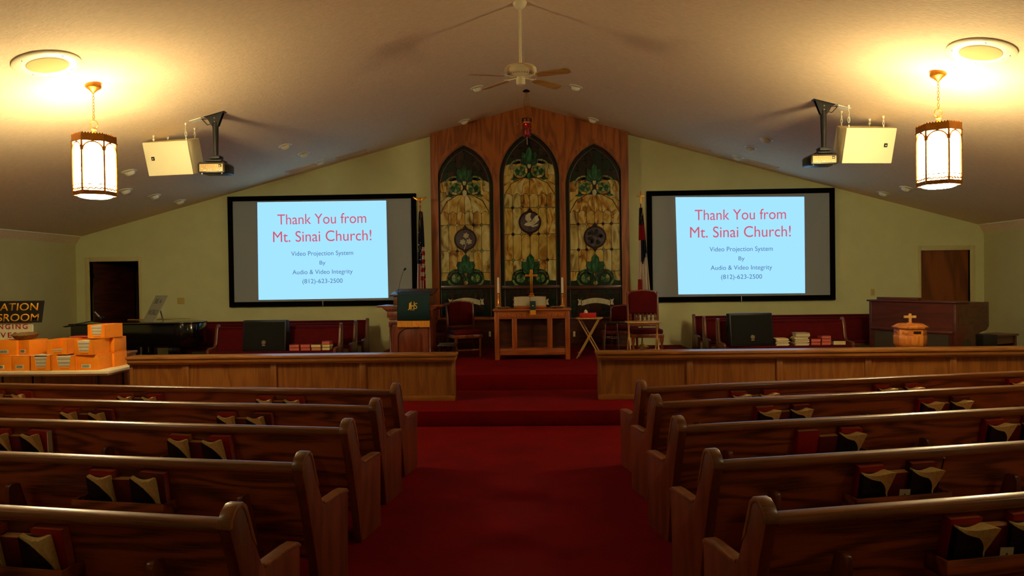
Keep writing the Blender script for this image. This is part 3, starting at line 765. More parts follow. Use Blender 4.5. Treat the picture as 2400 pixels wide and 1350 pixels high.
for x, y0, lab in ((-4.93, 14.86, 'left one of two grey ceiling registers above the left screen'), (-3.87, 14.9, 'right one of two grey ceiling registers above the left screen'),
                   (3.33, 14.92, 'left one of two grey ceiling registers above the right screen'), (4.72, 14.9, 'right one of two grey ceiling registers above the right screen')):
    t = thing('ceiling_register', lab, 'air vent', roof_frame(x, y0), 'ceiling registers')
    m = MB().box(-.34, .34, -.15, -.13, 0, .012).box(-.34, .34, .13, .15, 0, .012).box(-.34, -.32, -.15, .15, 0, .012).box(.32, .34, -.15, .15, 0, .012)
    m.build('frame', CEIL, t)
    for k in range(7): MB().box(-.32, .32, -.008, .008, -.002, .008, M=T(0, -.11+k*.037, 0) @ R(30, 'X')).build('slat', CEIL, t)
    MB().box(-.32, .32, -.13, .13, -.01, .001).build('duct', DARKM, t)

# hanging loudspeakers
def hang_speaker(px, py, Y, yaw, label, sx, hooks):
    # px,py: middle of the top front edge
    c = P(px, py, Y)
    M = T(c) @ R(yaw, 'Z') @ R(16, 'X')
    t = thing('hanging_speaker', label, 'loudspeaker', M, 'ivory hanging loudspeakers')
    W_, D_, H_ = .375, .42, .50
    MB().prism([(-W_, .02), (W_, .02), (W_, D_*.5), (W_*.78, D_), (-W_*.78, D_), (-W_, D_*.5)], -H_, 0, 'xy').build('cabinet', SPKW, t, bev=.01)
    m = MB().prism([(-W_, -H_), (W_, -H_), (W_, 0), (-W_, 0)], -.004, .022, 'xz'); m.build('grille', SPKW, t, bev=.016)
    b = MB().box(sx*.24-.024, sx*.24+.024, -.012, -.004, -.27, -.215).build('badge', DARKM, t)
    MB().box(sx*.24-.008, sx*.24+.008, -.014, -.011, -.252, -.236).build('badge_mark', IVORY, b)
    Mi = M.inverted()
    for (lx_, ly_) in hooks:
        a = M @ Vector((lx_, ly_, 0)); z1 = roof(a.x)
        m = MB()
        def lk(p): return Mi @ Vector(p)
        m.cyl(lk((a.x, a.y, a.z-.02)), lk((a.x, a.y, a.z+.035)), .009, n=8)
        gap = max(.06, z1-a.z)
        for j in range(2):
            zc_ = a.z+gap*(.34+.22*j)
            pts = [lk((a.x+(.013*math.cos(th) if j % 2 == 0 else 0), a.y+(0 if j % 2 == 0 else .013*math.cos(th)), zc_+gap*.15*math.sin(th))) for th in [2*PI*q/10 for q in range(10)]]
            m.tube(pts, .005, 5, closed=True)
        m.cyl(lk((a.x, a.y, a.z+gap*.66)), lk((a.x, a.y, z1+.005)), .0045, n=6)
        m.cyl(lk((a.x, a.y, z1-.03)), lk((a.x, a.y, z1+.01)), .012, .022, n=8)
        m.build('hanger', WHITEM, t)
    return t
hang_speaker(385, 331.5, 10.25, -9, 'ivory loudspeaker hanging from the ceiling beside the left lantern', -1, ((-.25, .1), (.32, .06), (-.2, .36), (.25, .38)))
hang_speaker(2044, 299.5, 10.15, 7, 'ivory loudspeaker hanging from the ceiling beside the right lantern', 1, ((.22, .08), (-.31, .06), (.18, .36), (-.24, .38)))

# projectors
def projector(pxb, pyt, pyb, Y, bx0, bx1, label, s, pole_px):
    a = P(pole_px, 292, Y); zc_ = roof(a.x)
    t = thing('ceiling_projector', label, 'projector', (a.x, a.y, zc_), 'ceiling projectors')
    m = ML if a.x < RX else MR
    # bracket: two side plates reaching the sloped roof
    zz = lambda x: m*x
    for y_ in (-.03, .024):
        MB().prism([(-.13, zz(-.13)), (.13, zz(.13)), (.05, -.17+zz(.0)), (.0, -.20), (-.05, -.17)], y_, y_+.006).build('bracket', BLACK, t)
    mm = MB()
    for zq in (-.06, -.115): mm.cyl((0, -.036, zq), (0, -.03, zq), .010, n=10)
    mm.build('bolts', CHROME, t)
    MB().add([(-.15, -.05, zz(-.15)+.002), (.15, -.05, zz(.15)+.002), (.15, .05, zz(.15)+.002), (-.15, .05, zz(-.15)+.002)]+[(-.15, -.05, zz(-.15)-.008), (.15, -.05, zz(.15)-.008), (.15, .05, zz(.15)-.008), (-.15, .05, zz(-.15)-.008)],
             [(0,1,2,3),(7,6,5,4),(0,4,5,1),(1,5,6,2),(2,6,7,3),(3,7,4,0)]).build('ceiling_plate', BLACK, t)
    zt_, zb_ = P(pole_px, pyt, Y).z-zc_, P(pole_px, pyb, Y).z-zc_     # body top and bottom
    MB().cyl((0, 0, -.12), (0, 0, zt_+.10), .045, .032, n=16).build('pole', BLACK, t, smooth=True)
    x0, x1 = P(bx0, 395, Y-.1).x-a.x, P(bx1, 395, Y-.1).x-a.x
    xm = (x0+x1)/2
    MB().box(-.08, .08, -.07, .07, zt_+.055, zt_+.10).box(-.12, .12, -.1, .1, zt_+.012, zt_+.035).build('cage_plate', BLACK, t, bev=.006)
    mm = MB()
    for ux in (-.1, .1):
        for uy in (-.08, .08): mm.cyl((ux, uy, zt_+.03), (ux*1.5, uy, zt_-.01), .007, n=6)
    for ux in (-.06, .06): mm.cyl((ux, 0, zt_+.06), (ux*1.6, 0, zt_+.03), .012, n=8)
    mm.build('cage_arms', BLACK, t)
    b = MB().prism([(x0, zb_+.01), (x0+.02, zb_), (x1-.02, zb_), (x1, zb_+.01), (x1, zt_-.03), (x1-.025, zt_), (x0+.025, zt_), (x0, zt_-.03)], -.1, .22).build('projector_body', GUN, t, bev=.008)
    MB().box(x0+.03, x1-.03, -.106, -.1, zb_+.02, zt_-.03).build('connector_panel', plain('panel_gold_reflection', (150, 128, 84), .35, .7), b)  # gold reflections on the connector panel put into its colour
    rr = random.Random(4); mm = MB()
    for k in range(16):
        u = x0+.05+(x1-x0-.1)*rr.random(); v = zb_+.03+(zt_-zb_-.075)*rr.random()
        if k % 3: mm.cyl((u, -.106, v), (u, -.112, v), .008, n=8)
        else: mm.box(u-.012, u+.012, -.111, -.106, v-.006, v+.006)
    mm.build('sockets', CHROME, b)
    MB().box(x1-.09, x1-.05, -.11, -.1, zt_-.075, zt_-.035).build('power_inlet', BLACK, b)
    MB().cyl((xm+s*.09, .2, (zt_+zb_)/2), (xm+s*.09, .27, (zt_+zb_)/2), .055, n=18).build('lens', PIANO, b, smooth=True)
    for u in (x0+.05, x1-.06): MB().cyl((u, -.06, zb_-.014), (u, -.06, zb_+.004), .014, n=10).build('foot', CHROME, b)
    # cable loop to the wall plate on the ceiling
    px_ = -.33*s; pz = m*px_
    mm = MB().tube([(px_*.62, 0, pz*.6-.01), (px_*.5, -.02, -.10), (px_*.32, -.03, -.16), (px_*.15, -.02, -.14), (-.03*s, 0, -.10)], .006, 6)
    mm.tube([(px_*.7, .0, pz*.65-.01), (px_*.5, -.01, -.07), (px_*.3, -.01, -.07), (-.02*s, 0, -.04)], .005, 6)
    mm.build('cable', BLACK, t)
    MB().box(min(px_*1.15, px_*.6), max(px_*1.15, px_*.6), -.06, .06, -.012, -.002, M=Matrix.Rotation(-math.atan(m), 4, 'Y')).build('cable_plate', WHITEM, t)
    return t
projector(495, 382, 407, 10.25, 463, 527, 'black projector on a ceiling pole beside the left hanging speaker', 1, 505)
projector(1930, 363, 387, 10.3, 1900, 1965, 'black projector on a ceiling pole beside the right hanging speaker', -1, 1930)
# ================================================================== pews
YR = [3.045, 3.97, 4.92, 5.78, 6.62]
YRR = [3.10, 3.98, 4.93, 5.86, 6.66]
ORD = ['nearest pew', 'second nearest pew', 'middle pew', 'fourth pew', 'front pew']
END = [(.215, 0), (.17, .25), (.06, .66), (.0, .84), (.005, .872), (.03, .905), (.065, .928), (.10, .928), (.128, .905), (.15, .85), (.205, .70), (.25, .60), (.275, .578), (.31, .57), (.52, .57), (.585, .565), (.61, .545), (.612, .5), (.60, .25), (.60, 0)]
def pew(s, yk, row):
    side = 'left' if s < 0 else 'right'
    a = math.radians(9 if s < 0 else 12.2)
    tipx = -1.335 if s < 0 else .965
    M = Matrix.Rotation(-a if s < 0 else a, 4, 'Z')
    off = M @ Vector((s*.02, .08, 0))
    M = T(tipx-off.x, yk-off.y, 0) @ M
    L_ = 6.3 if s < 0 else 6.1
    t = thing('pew', 'oak pew, %s on the %s of the aisle' % (ORD[row], side), 'pew', M, 'oak pews')
    X = lambda q: s*q
    bx = lambda m, q0, q1, *r: m.box(min(X(q0), X(q1)), max(X(q0), X(q1)), *r)
    for q0 in (0, L_-.06):
        e = MB().prism(END, min(X(q0), X(q0+.06)), max(X(q0), X(q0+.06)), 'yz').build('end_panel', OAKZ, t, bev=.008)
        x0, x1 = min(X(q0), X(q0+.06))-.003, max(X(q0), X(q0+.06))+.003
        MB().prism([(.268, .580), (.275, .588), (.31, .580), (.52, .580), (.588, .574), (.618, .552), (.618, .535), (.60, .545), (.52, .556), (.31, .558), (.275, .566)], x0, x1, 'yz').build('arm_highlight', CAPX, t, bev=.004)  # added strip of lighter oak, paints the highlight along the arm
        tp = END[3:11]; cxm, czm = .075, .86
        MB().prism([(y+(y-cxm)*.05, z+(z-czm)*.05+.001) for y, z in tp]+[(cxm+(y-cxm)*.75, czm+(z-czm)*.75-.002) for y, z in tp[::-1]], x0, x1, 'yz').build('end_bead_highlight', CAPX, t, bev=.003)  # beaded edge in lighter oak, the tip's edge highlight put into its colour
    # back: slanted board
    def slab(q0, q1, ya, za, yb, zb_, th, nm, mat, bev=.004):
        m = MB(); x0, x1 = sorted((X(q0), X(q1)))
        m.prism([(ya, za), (yb, zb_), (yb+th, zb_+.004), (ya+th, za)], x0, x1, 'yz'); return m.build(nm, mat, t, bev=bev)
    slab(.058, L_-.058, .045, .845, .165, .28, .022, 'backrest', OAKX)
    c = MB().prism([(.004, .822), (.0, .845), (.008, .866), (.03, .874), (.07, .872), (.083, .858), (.08, .83), (.06, .815)], min(X(.058), X(L_-.058)), max(X(.058), X(L_-.058)), 'yz')
    c.build('top_rail', CAPX, t, bev=.004)
    bx(MB(), .058, L_-.058, .17, .585, .40, .435).build('seat', OAKX, t, bev=.01)
    bx(MB(), .058, L_-.058, .53, .55, .30, .40).build('seat_apron', OAKX, t)
    q = .34
    while q < L_-.3:
        m = MB().prism([(-.045, 0), (-.05, .60), (-.052, .665), (-.045, .69), (-.03, .70), (.0, .70), (.03, .69), (.16, .28), (.19, 0)], min(X(q), X(q+.036)), max(X(q), X(q+.036)), 'yz')
        m.build('back_support', OAKZ, t, bev=.006)
        q += 1.55
    racks = []
    q = [.81, .85, .87, .90, .90][row] if s < 0 else .85
    while q+.6 < L_:
        r = MB(); q1 = q+.62
        bx(r, q, q1, -.03, .108, .545, .555); bx(r, q, q1, -.036, -.024, .545, .625)
        bx(r, q, q+.012, -.03, .10, .545, .625); bx(r, q1-.012, q1, -.03, .10, .545, .625)
        r.build('book_rack', OAKX, t, bev=.002)
        racks.append(q); q += 1.55
    return M, racks, side
# ------------------------------------------------------------------ books of the pew racks
def hymnal(label, M, cover, edge, w_=.165, h=.238, th=.046):
    t = thing('hymnal', label, 'hymnal', M, 'hymnals in the pew racks')
    c = MB().box(-w_/2, w_/2, -.003, 0, 0, h).box(-w_/2, w_/2, th-.003, th, 0, h).box(-w_/2-.002, -w_/2+.002, 0, th, 0, h)
    c.build('cover', cover, t, bev=.0012)
    MB().box(-w_/2+.001, w_/2-.003, 0, th-.003, .003, h-.003).build('pages', edge, t)
    return t
def bible(label, M, s):
    t = thing('bible', label, 'bible', M, 'black bibles in the pew racks')
    w_, h = .165, .215
    MB().prism([(-w_/2, 0), (w_*.47, 0), (w_*.30, h*.9), (-w_/2, h*.96)], .028, .032).build('back_cover', BIBLE, t)
    # pages bulge outwards at the free upper corner
    nx, nz = 8, 8; vs = []; fs = []
    def pt(i, j, front):
        u, v = i/nx, j/nz
        x = -w_/2+u*w_*1.02; z = v*h*.99
        lift = max(0, u-.35)*max(0, v-.35)*4.2
        x -= w_*.17*v**1.3*u
        z += h*(-.09*math.sin(PI*min(1, u*1.15))*v)
        if front: y = .004-.034*lift; x += .012*lift; z += .010*lift
        else: y = .028; x += .006*lift
        return (x, y, z)
    for fr in (1, 0):
        for j in range(nz+1):
            for i in range(nx+1): vs.append(pt(i, j, fr))
    k = (nx+1)*(nz+1)
    for j in range(nz):
        for i in range(nx):
            a = j*(nx+1)+i; fs.append((a, a+1, a+nx+2, a+nx+1)); fs.append((k+a, k+a+nx+1, k+a+nx+2, k+a+1))
    for i in range(nx): a = nz*(nx+1)+i; fs.append((a, a+1, k+a+1, k+a)); fs.append((i, k+i, k+i+1, i+1))
    for j in range(nz): a = j*(nx+1)+nx; b = a+nx+1; fs.append((a, k+a, k+b, b)); a = j*(nx+1); b = a+nx+1; fs.append((a, b, k+b, k+a))
    MB().add(vs, fs).build('pages', CREAM, t, smooth=True)
    def surf(u, v):
        lift = max(0, u-.35)*max(0, v-.35)*4.2
        return (-w_/2+u*w_*1.02-w_*.17*v**1.3*u+.012*lift, .004-.034*lift, v*h*.99+.010*lift+h*(-.09*math.sin(PI*min(1, u*1.15))*v))
    n_ = 9; vs = []; fs = []
    for dy in (-.0045, -.0022):
        for j in range(n_+1):
            for i in range(n_+1):
                a_, b_ = i/n_, j/n_; e_ = .98-(.42 if s < 0 else .36)*b_**2.1; t_ = .955-.15*a_**1.5
                x, y, z = surf(a_*e_, b_*t_); vs.append((x, y+dy, z))
    k = (n_+1)**2; g = lambda i, j: j*(n_+1)+i
    for j in range(n_):
        for i in range(n_):
            q = (g(i, j), g(i+1, j), g(i+1, j+1), g(i, j+1)); fs.append(q); fs.append(tuple(k+x for x in q[::-1]))
    rim = [g(i, 0) for i in range(n_)]+[g(n_, j) for j in range(n_)]+[g(i, n_) for i in range(n_, 0, -1)]+[g(0, j) for j in range(n_, 0, -1)]
    for i in range(len(rim)): p_, q = rim[i], rim[(i+1) % len(rim)]; fs.append((p_, k+p_, k+q, q))
    MB().add(vs, fs).build('front_cover', BIBLE, t, smooth=True)
    MB().box(-w_/2-.004, -w_/2, -.001, .032, 0, h*.95).build('spine', BIBLE, t)
    return t
def book_M(M, s, q, layer, z=.557, lean=12, twist=0):
    # books stand in the rack leaning against the pew back
    y = .056-.036*layer
    return M @ T(s*q, y, z) @ R(11.5, 'X') @ R(twist, 'Y')
PEWS = []
for row in range(5):
    PEWS.append((-1, row)+pew(-1, YR[row], row)); PEWS.append((1, row)+pew(1, YRR[row], row))
rb = random.Random(11)
for s, row, M, racks, side in PEWS:
    vis = {0: 1, 1: 2, 2: 3, 3: 3, 4: 3}[row]
    for ri, q0 in enumerate(racks[:vis]):
        where = '%s rack, %s %s' % (['aisle-end', 'second', 'third'][ri], side, ORD[row])
        lefty = s < 0   # slots in image order
        A, B, Cc = (q0+.14, q0+.30, q0+.46)
        if s < 0: A, Cc = Cc, A
        # A: image-left pair, B: middle book, C: image-right pair
        c1 = HYM; ed = EDGEP if rb.random() < .6 else EDGET
        tw = rb.uniform(-2, 2)
        hymnal('red hymnal with %s top, left in %s' % ('pink page' if ed is EDGEP else 'tan page', where), book_M(M, s, A+(0 if s > 0 else 0), 0, .560, twist=tw), HYM, ed)
        if not (row == 2 and s > 0 and ri == 0):
            bible('black bible with curling pages, left in %s' % where, book_M(M, s, A-.012*s*-1, 1, .556, twist=rb.uniform(-3, 3)), s)
        hymnal('low maroon songbook, tan top, middle of %s' % where, book_M(M, s, B, .35, .556, twist=rb.uniform(-1, 1)), HYMD, EDGET, .15, .195, .045)
        hymnal('red-bound hymnal with pink top, right in %s' % where, book_M(M, s, Cc+(-.015 if s < 0 else .015), 0, .560, twist=rb.uniform(-2, 3)), HYMD if row % 2 else HYM, EDGEP)
        bible('black bible with curling pages, right in %s' % where, book_M(M, s, Cc+(.02 if s < 0 else -.012), 1, .556, twist=rb.uniform(-4, 4)), s)
def rack_card(M, s, q, label):
    o = MB().box(-.035, .035, -.001, .001, 0, .085).build('offering_card', PAPERD)
    o.matrix_world = M @ T(s*q, -.022, .575) @ R(4, 'X') @ R(4, 'Y'); tag(o, label, 'card', 'cards in the pew racks')
    k = MB().box(-.004, .004, -.0025, -.001, .03, .06).box(-.012, .012, -.0025, -.001, .045, .05).build('card_print', INKB, o)
PR = {(s, row): (M, r) for s, row, M, r, side in PEWS}
rack_card(*[PR[(1, 0)][0], 1, PR[(1, 0)][1][0]+.31], 'small pale card in the rack of the nearest pew right of the aisle')
rack_card(*[PR[(1, 1)][0], 1, PR[(1, 1)][1][0]+.31], 'small pale card in the rack of the second nearest pew right of the aisle')
M_, r_ = PR[(1, 1)]
o = MB().cyl((0, 0, 0), (0, 0, .26), .004, n=8).build('pencil', DARKM); MB().cyl((0, 0, .26), (0, 0, .268), .005, n=8).build('eraser', IVORY, o)
o.matrix_world = M_ @ T(r_[0]+.585, .06, .557) @ R(5, 'Y') @ R(11, 'X'); tag(o, 'dark pencil with a pale tip standing in the second nearest right pew rack', 'pencil')
M_, r_ = PR[(-1, 2)]
o = MB().box(-.003, .003, -.02, .02, 0, .24).build('white_booklet', PAPER); o.matrix_world = M_ @ T(-(r_[1]+.05), .06, .557) @ R(8, 'Y') @ R(10, 'X'); tag(o, 'thin white booklet edge beside the books of the middle left pew', 'booklet')

# ================================================================== communion rails
def railing(x0, x1, stiles, endx, label, Y0=9.86, z0=Z1, zt_=.86):
    t = thing('chancel_rail', label, 'low wall', ((x0+x1)/2, Y0, z0), 'oak chancel rails'); cx = (x0+x1)/2
    zc_ = zt_-z0
    MB().box(x0-cx-.03, x1-cx+.03, -.06, .24, zc_-.03, zc_+.012).box(x0-cx-.015, x1-cx+.015, -.045, .22, zc_-.085, zc_-.03).build('cap', RAILX, t, bev=.01)
    MB().box(x0-cx-.006, x1-cx+.006, -.03, .2, zc_-.105, zc_-.085).build('cap_moulding', RAILX, t, bev=.006)
    xs = [x0]+stiles+[x1]
    for i, (a, b) in enumerate(zip(xs[:-1], xs[1:])):
        MB().box(a-cx+.03, b-cx-.03, .02, .05, .0, zc_-.1).build('panel', RAILZ, t)
    for a in xs:
        q = .045
        MB().box(max(a-q, x0)-cx, min(a+q, x1)-cx, -.0, .05, 0, zc_-.1).build('stile', RAILZ, t, bev=.004)
    MB().box(x0-cx, x1-cx, -.005, .05, 0, .07).build('base_board', RAILX, t, bev=.004)
    MB().box(x0-cx, x1-cx, .13, .16, 0, zc_-.1).build('back_panel', RAILX, t)
    for e in (x0, x1): MB().box(min(e, e+(.02 if e == x0 else -.02))-cx, max(e, e+(.02 if e == x0 else -.02))-cx, .05, .16, 0, zc_-.1).build('end_board', RAILZ, t)
    return t
X_ = lambda px: P(px, 880, 9.86).x
railing(-5.83, X_(1066), [X_(435), X_(641), X_(850)], None, 'low oak panelled rail left of the carpeted steps, in front of the pulpit')
railing(X_(1402), 7.6, [X_(1617), X_(1828), X_(2036), X_(2235), X_(2440)], None, 'low oak panelled rail right of the carpeted steps, in front of the wooden font')

railing(XL+.02, -6.3, [-9.0, -7.7], None, 'added low oak partition hiding the lit carpet behind the white folding table', 10.6, 0.0)  # added, unseen stretch of rail that keeps the space under the table dark

# ================================================================== choir pews with red backs
def choir(x0, x1, Y, label, zt_=1.13, tilt=0):
    t = thing('choir_pew', label, 'pew', ((x0+x1)/2, Y, Z1), 'red upholstered choir pews'); h = zt_-Z1; w_ = (x1-x0)/2
    # faces -y : back at y=0, arms reach towards the camera
    prof = [(.10, 0), (.06, .5), (.07, h-.02), (.03, h), (-.01, h-.01), (-.05, h-.1), (-.10, .58), (-.14, .52), (-.40, .51), (-.44, .48), (-.43, 0)]
    for e in (-w_, w_-.055): MB().prism(prof, e, e+.055, 'yz').build('end_panel', OAKZ, t, bev=.01)
    MB().prism([(.05, h-.045), (.02, h-.045), (-.06, .40), (-.02, .40)], -w_+.05, w_-.05, 'yz').build('back_board', OAKX, t)
    MB().prism([(-.01, h-.09), (-.03, h-.12), (-.10, .45), (-.07, .42), (-.04, .44), (.015, h-.10)], -w_+.055, w_-.055, 'yz').build('back_cushion', REDV, t, bev=.012)
    MB().box(-w_+.055, w_-.055, -.01, .06, h-.095, h-.045).build('top_rail', REDV, t, bev=.012)
    MB().box(-w_+.055, w_-.055, -.42, -.06, .38, .415).build('seat_board', OAKX, t)
    MB().box(-w_+.055, w_-.055, -.42, -.08, .415, .455).build('seat_cushion', REDV, t, bev=.014)
    return t
xa = lambda px, Y: P(px, 760, Y).x
choir(-8.2, xa(857, 14.5), 14.75, 'rear red choir pew against the wall below the left screen')
choir(-7.0, xa(831, 13.7), 13.86, 'middle red choir pew below the left screen, partly behind the front one')
choir(xa(504, 13), xa(800, 13), 13.05, 'front red choir pew below the left screen holding a black floor speaker')
choir(xa(1630, 14.5), 8.4, 14.75, 'rear red choir pew against the wall below the right screen')
choir(xa(1652, 13.7), 7.2, 13.86, 'middle red choir pew below the right screen, partly behind the front one')
choir(xa(1681, 13), xa(1982, 13), 13.05, 'front red choir pew below the right screen holding a black floor speaker')

# floor speakers on the choir pews
def monitor(pxm, Y, yaw, lean, w_, h, label):
    a = P(pxm, 800, Y); z = Z1+.457
    t = thing('floor_speaker', label, 'loudspeaker', T(a.x, Y, z) @ R(yaw, 'Z'), 'black floor speakers')
    sl = math.tan(math.radians(lean))*h
    MB().prism([(0, 0), (.34, 0), (.20, h), (sl*.9, h)], -w_/2, w_/2, 'yz').build('cabinet', BLACK, t, bev=.012)
    MB().prism([(-.012, .03), (.01, .03), (sl*.9+.0, h-.03), (sl*.9-.022, h-.03)], -w_/2+.03, w_/2-.03, 'yz').build('grille', SOFTB, t, bev=.006)
    zc_ = .11; yc = -.014+sl*.9*zc_/h
    b = MB(); b.tube([(.034*math.cos(q*PI/10), -.006, .034*math.sin(q*PI/10)) for q in range(20)], .004, 5, closed=True)
    b.tube([(.017*math.cos(q*PI/6), -.006, .017*math.sin(q*PI/6)) for q in range(12)], .003, 5, closed=True)
    for q in range(3):
        an = q*PI/3+PI/6; b.cyl((-.03*math.cos(an), -.006, -.03*math.sin(an)), (.03*math.cos(an), -.006, .03*math.sin(an)), .0028, n=5)
    b.box(-.03, .03, -.008, -.004, -.06, -.048)
    o = b.build('round_emblem', CHROME if False else plain('emblem_silver', (190, 180, 140), .4, .5), t); o.matrix_local = T(0, yc, zc_+.05) @ R(-lean, 'X')
    for e in (-1, 1): MB().box(e*w_/2-.006, e*w_/2+.006, .1, .2, h*.45, h*.6).build('side_handle', BLACK, t)
    return t
monitor(618, 12.62, 0, 8, .80, .56, 'black floor speaker with round emblem standing on the left choir pew')
monitor(1764, 12.62, 8, 8, .80, .58, 'black floor speaker with round emblem standing on the right choir pew')
# books on the choir pew seats
def flat_book(px0, px1, n, Y, cols, label, zb_=Z1+.457, th=.055, grp='books on the choir pews', nm='songbook'):
    z = zb_
    for i in range(n):
        a, b_ = P(px0, 815, Y).x, P(px1, 815, Y).x; cv, pg = cols[i % len(cols)]
        j = rb.uniform(-.006, .006)
        t = thing(nm, label[i], 'book', T((a+b_)/2+j, Y, z) @ R(rb.uniform(-2, 2), 'Z'), grp); w_ = (b_-a)/2
        MB().box(-w_, w_, 0, .2, 0, .004).box(-w_, w_, 0, .2, th-.004, th).box(-w_, w_, .196, .2, 0, th).build('cover', cv, t)
        MB().box(-w_+.003, w_-.003, .004, .196, .004, th-.004).build('pages', pg, t)
        z += th+.001
flat_book(678, 701, 2, 12.66, [(HYM, EDGEP)], ['lower red songbook of the stack next to the left floor speaker', 'upper red songbook of the stack next to the left floor speaker'])
flat_book(704, 726, 2, 12.66, [(HYM, EDGEP)], ['lower red songbook of the second stack from the left floor speaker', 'upper red songbook of the second stack from the left floor speaker'])
flat_book(729, 752, 2, 12.66, [(HYM, EDGET), (HYMD, CREAM)], ['lower red songbook of the third stack on the left choir pew', 'cream-edged songbook on top of the third stack on the left choir pew'])
flat_book(754, 772, 3, 12.66, [(HYMD, CREAM), (HYMD, CREAM), (HYM, EDGEP)], ['bottom cream-edged songbook of the tall stack by the left pew arm', 'middle cream-edged songbook of the tall stack by the left pew arm', 'top red songbook of the tall stack by the left pew arm'])
def booklets(px0, px1, n, Y, where, th, seed):
    r = random.Random(seed); z = Z1+.457
    for i in range(n):
        a, b_ = P(px0, 805, Y).x, P(px1, 805, Y).x; w_ = (b_-a)/2
        m = MB(); m.box(-w_, w_, 0, .21, 0, th-.001); o = m.build('booklet', [PAPER, CREAM, PAPERD][i % 3])
        o.matrix_world = T((a+b_)/2+r.uniform(-.02, .02), Y+r.uniform(-.01, .01), z) @ R(r.uniform(-7, 7), 'Z'); z += th
        tag(o, 'thin cream booklet lying in the %s' % where, 'booklet', 'booklets in the %s' % where)
booklets(1821, 1850, 8, 12.64, 'low stack right of the right floor speaker', .016, 3)
booklets(1864, 1896, 12, 12.64, 'tall stack in the middle of the right choir pew', .0185, 5)
flat_book(1901, 1923, 2, 12.66, [(HYM, EDGEP)], ['lower red songbook of the shorter red stack on the right choir pew', 'upper red songbook of the shorter red stack on the right choir pew'])
flat_book(1926, 1948, 3, 12.66, [(HYM, EDGEP)], ['bottom red songbook of the taller red stack on the right choir pew', 'middle red songbook of the taller red stack on the right choir pew', 'top red songbook of the taller red stack on the right choir pew'])
flat_book(1953, 1982, 1, 12.66, [(BIBLE, CREAM)], ['thick black book with cream page edges lying at the right choir pew end'], th=.075)
# ================================================================== communion table and what stands on it
YA = 12.72; KA = YA/1650
ax = (P(1159, 780, YA).x+P(1336, 780, YA).x)/2; hw_ = (P(1336, 780, YA).x-P(1159, 780, YA).x)/2
zt_ = P(1247, 724, YA).z-Z2; D_ = .56
t = thing('communion_table', 'oak communion table with carved lettering, standing before the stained glass', 'table', (ax, YA, Z2))
MB().box(-hw_-.03, hw_+.03, -.03, D_+.03, zt_-.028, zt_).box(-hw_-.012, hw_+.012, -.012, D_+.012, zt_-.045, zt_-.028).build('table_top', ALTARX, t, bev=.006)
za = P(1247, 747, YA).z-Z2
fz = MB().box(-hw_+.02, hw_-.02, .008, .035, za, zt_-.045).build('frieze', ALTARX, t)
MB().box(-hw_+.02, hw_-.02, D_-.035, D_-.01, za, zt_-.045).build('frieze', ALTARX, t)
for sx in (-1, 1):
    for y in (0, D_-.08): MB().box(min(sx*hw_, sx*(hw_-.085)), max(sx*hw_, sx*(hw_-.085)), y, y+.08, 0, zt_-.045).build('leg', ALTARZ, t, bev=.006)
    MB().box(min(sx*hw_, sx*(hw_-.05)), max(sx*hw_, sx*(hw_-.05)), .08, D_-.08, za, zt_-.045).build('end_frieze', ALTARX, t)
zs0, zs1 = P(1247, 832, YA).z-Z2, P(1247, 817, YA).z-Z2
MB().box(-hw_+.02, hw_-.02, .015, D_-.015, zs0, zs1).build('stretcher', ALTARX, t, bev=.005)
for px in (1206, 1289):
    x = P(px, 790, YA).x-ax; MB().box(x-.045, x+.045, .005, .07, zs1, za).build('post', ALTARZ, t, bev=.004)
MB().box(-hw_+.06, hw_-.06, .30, .32, zs1, za).build('back_panel', DARKW, t)
text('carved_lettering', 'DO THIS IN REMEMBRANCE OF ME', plain('carved_oak', (190, 122, 58), .5), fz, 1.15, T(0, .0085, (za+zt_-.045)/2) @ UPRIGHT, height=.055, ext=.0015)
ZT = Z2+zt_+.001
# brass cross
x, y = P(1246, 700, 12.95).x, 12.98
t = thing('altar_cross', 'brass cross standing in the middle of the communion table', 'cross', (x, y, ZT))
zz = lambda py: P(1244, py, y).z-ZT
m = MB().box(-.10, .10, -.07, .07, 0, .03).box(-.075, .075, -.05, .05, .03, .07).box(-.05, .05, -.035, .035, .07, zz(692)).box(-.035, .035, -.025, .025, zz(692), zz(687))
m.build('stepped_base', BRASS, t, bev=.004)
MB().box(-.024, .024, -.012, .012, zz(687), zz(632)).build('upright', BRASS, t, bev=.004)
zc_ = zz(646); MB().box(-.115, .115, -.011, .011, zc_-.022, zc_+.022).build('cross_arm', BRASS, t, bev=.004)
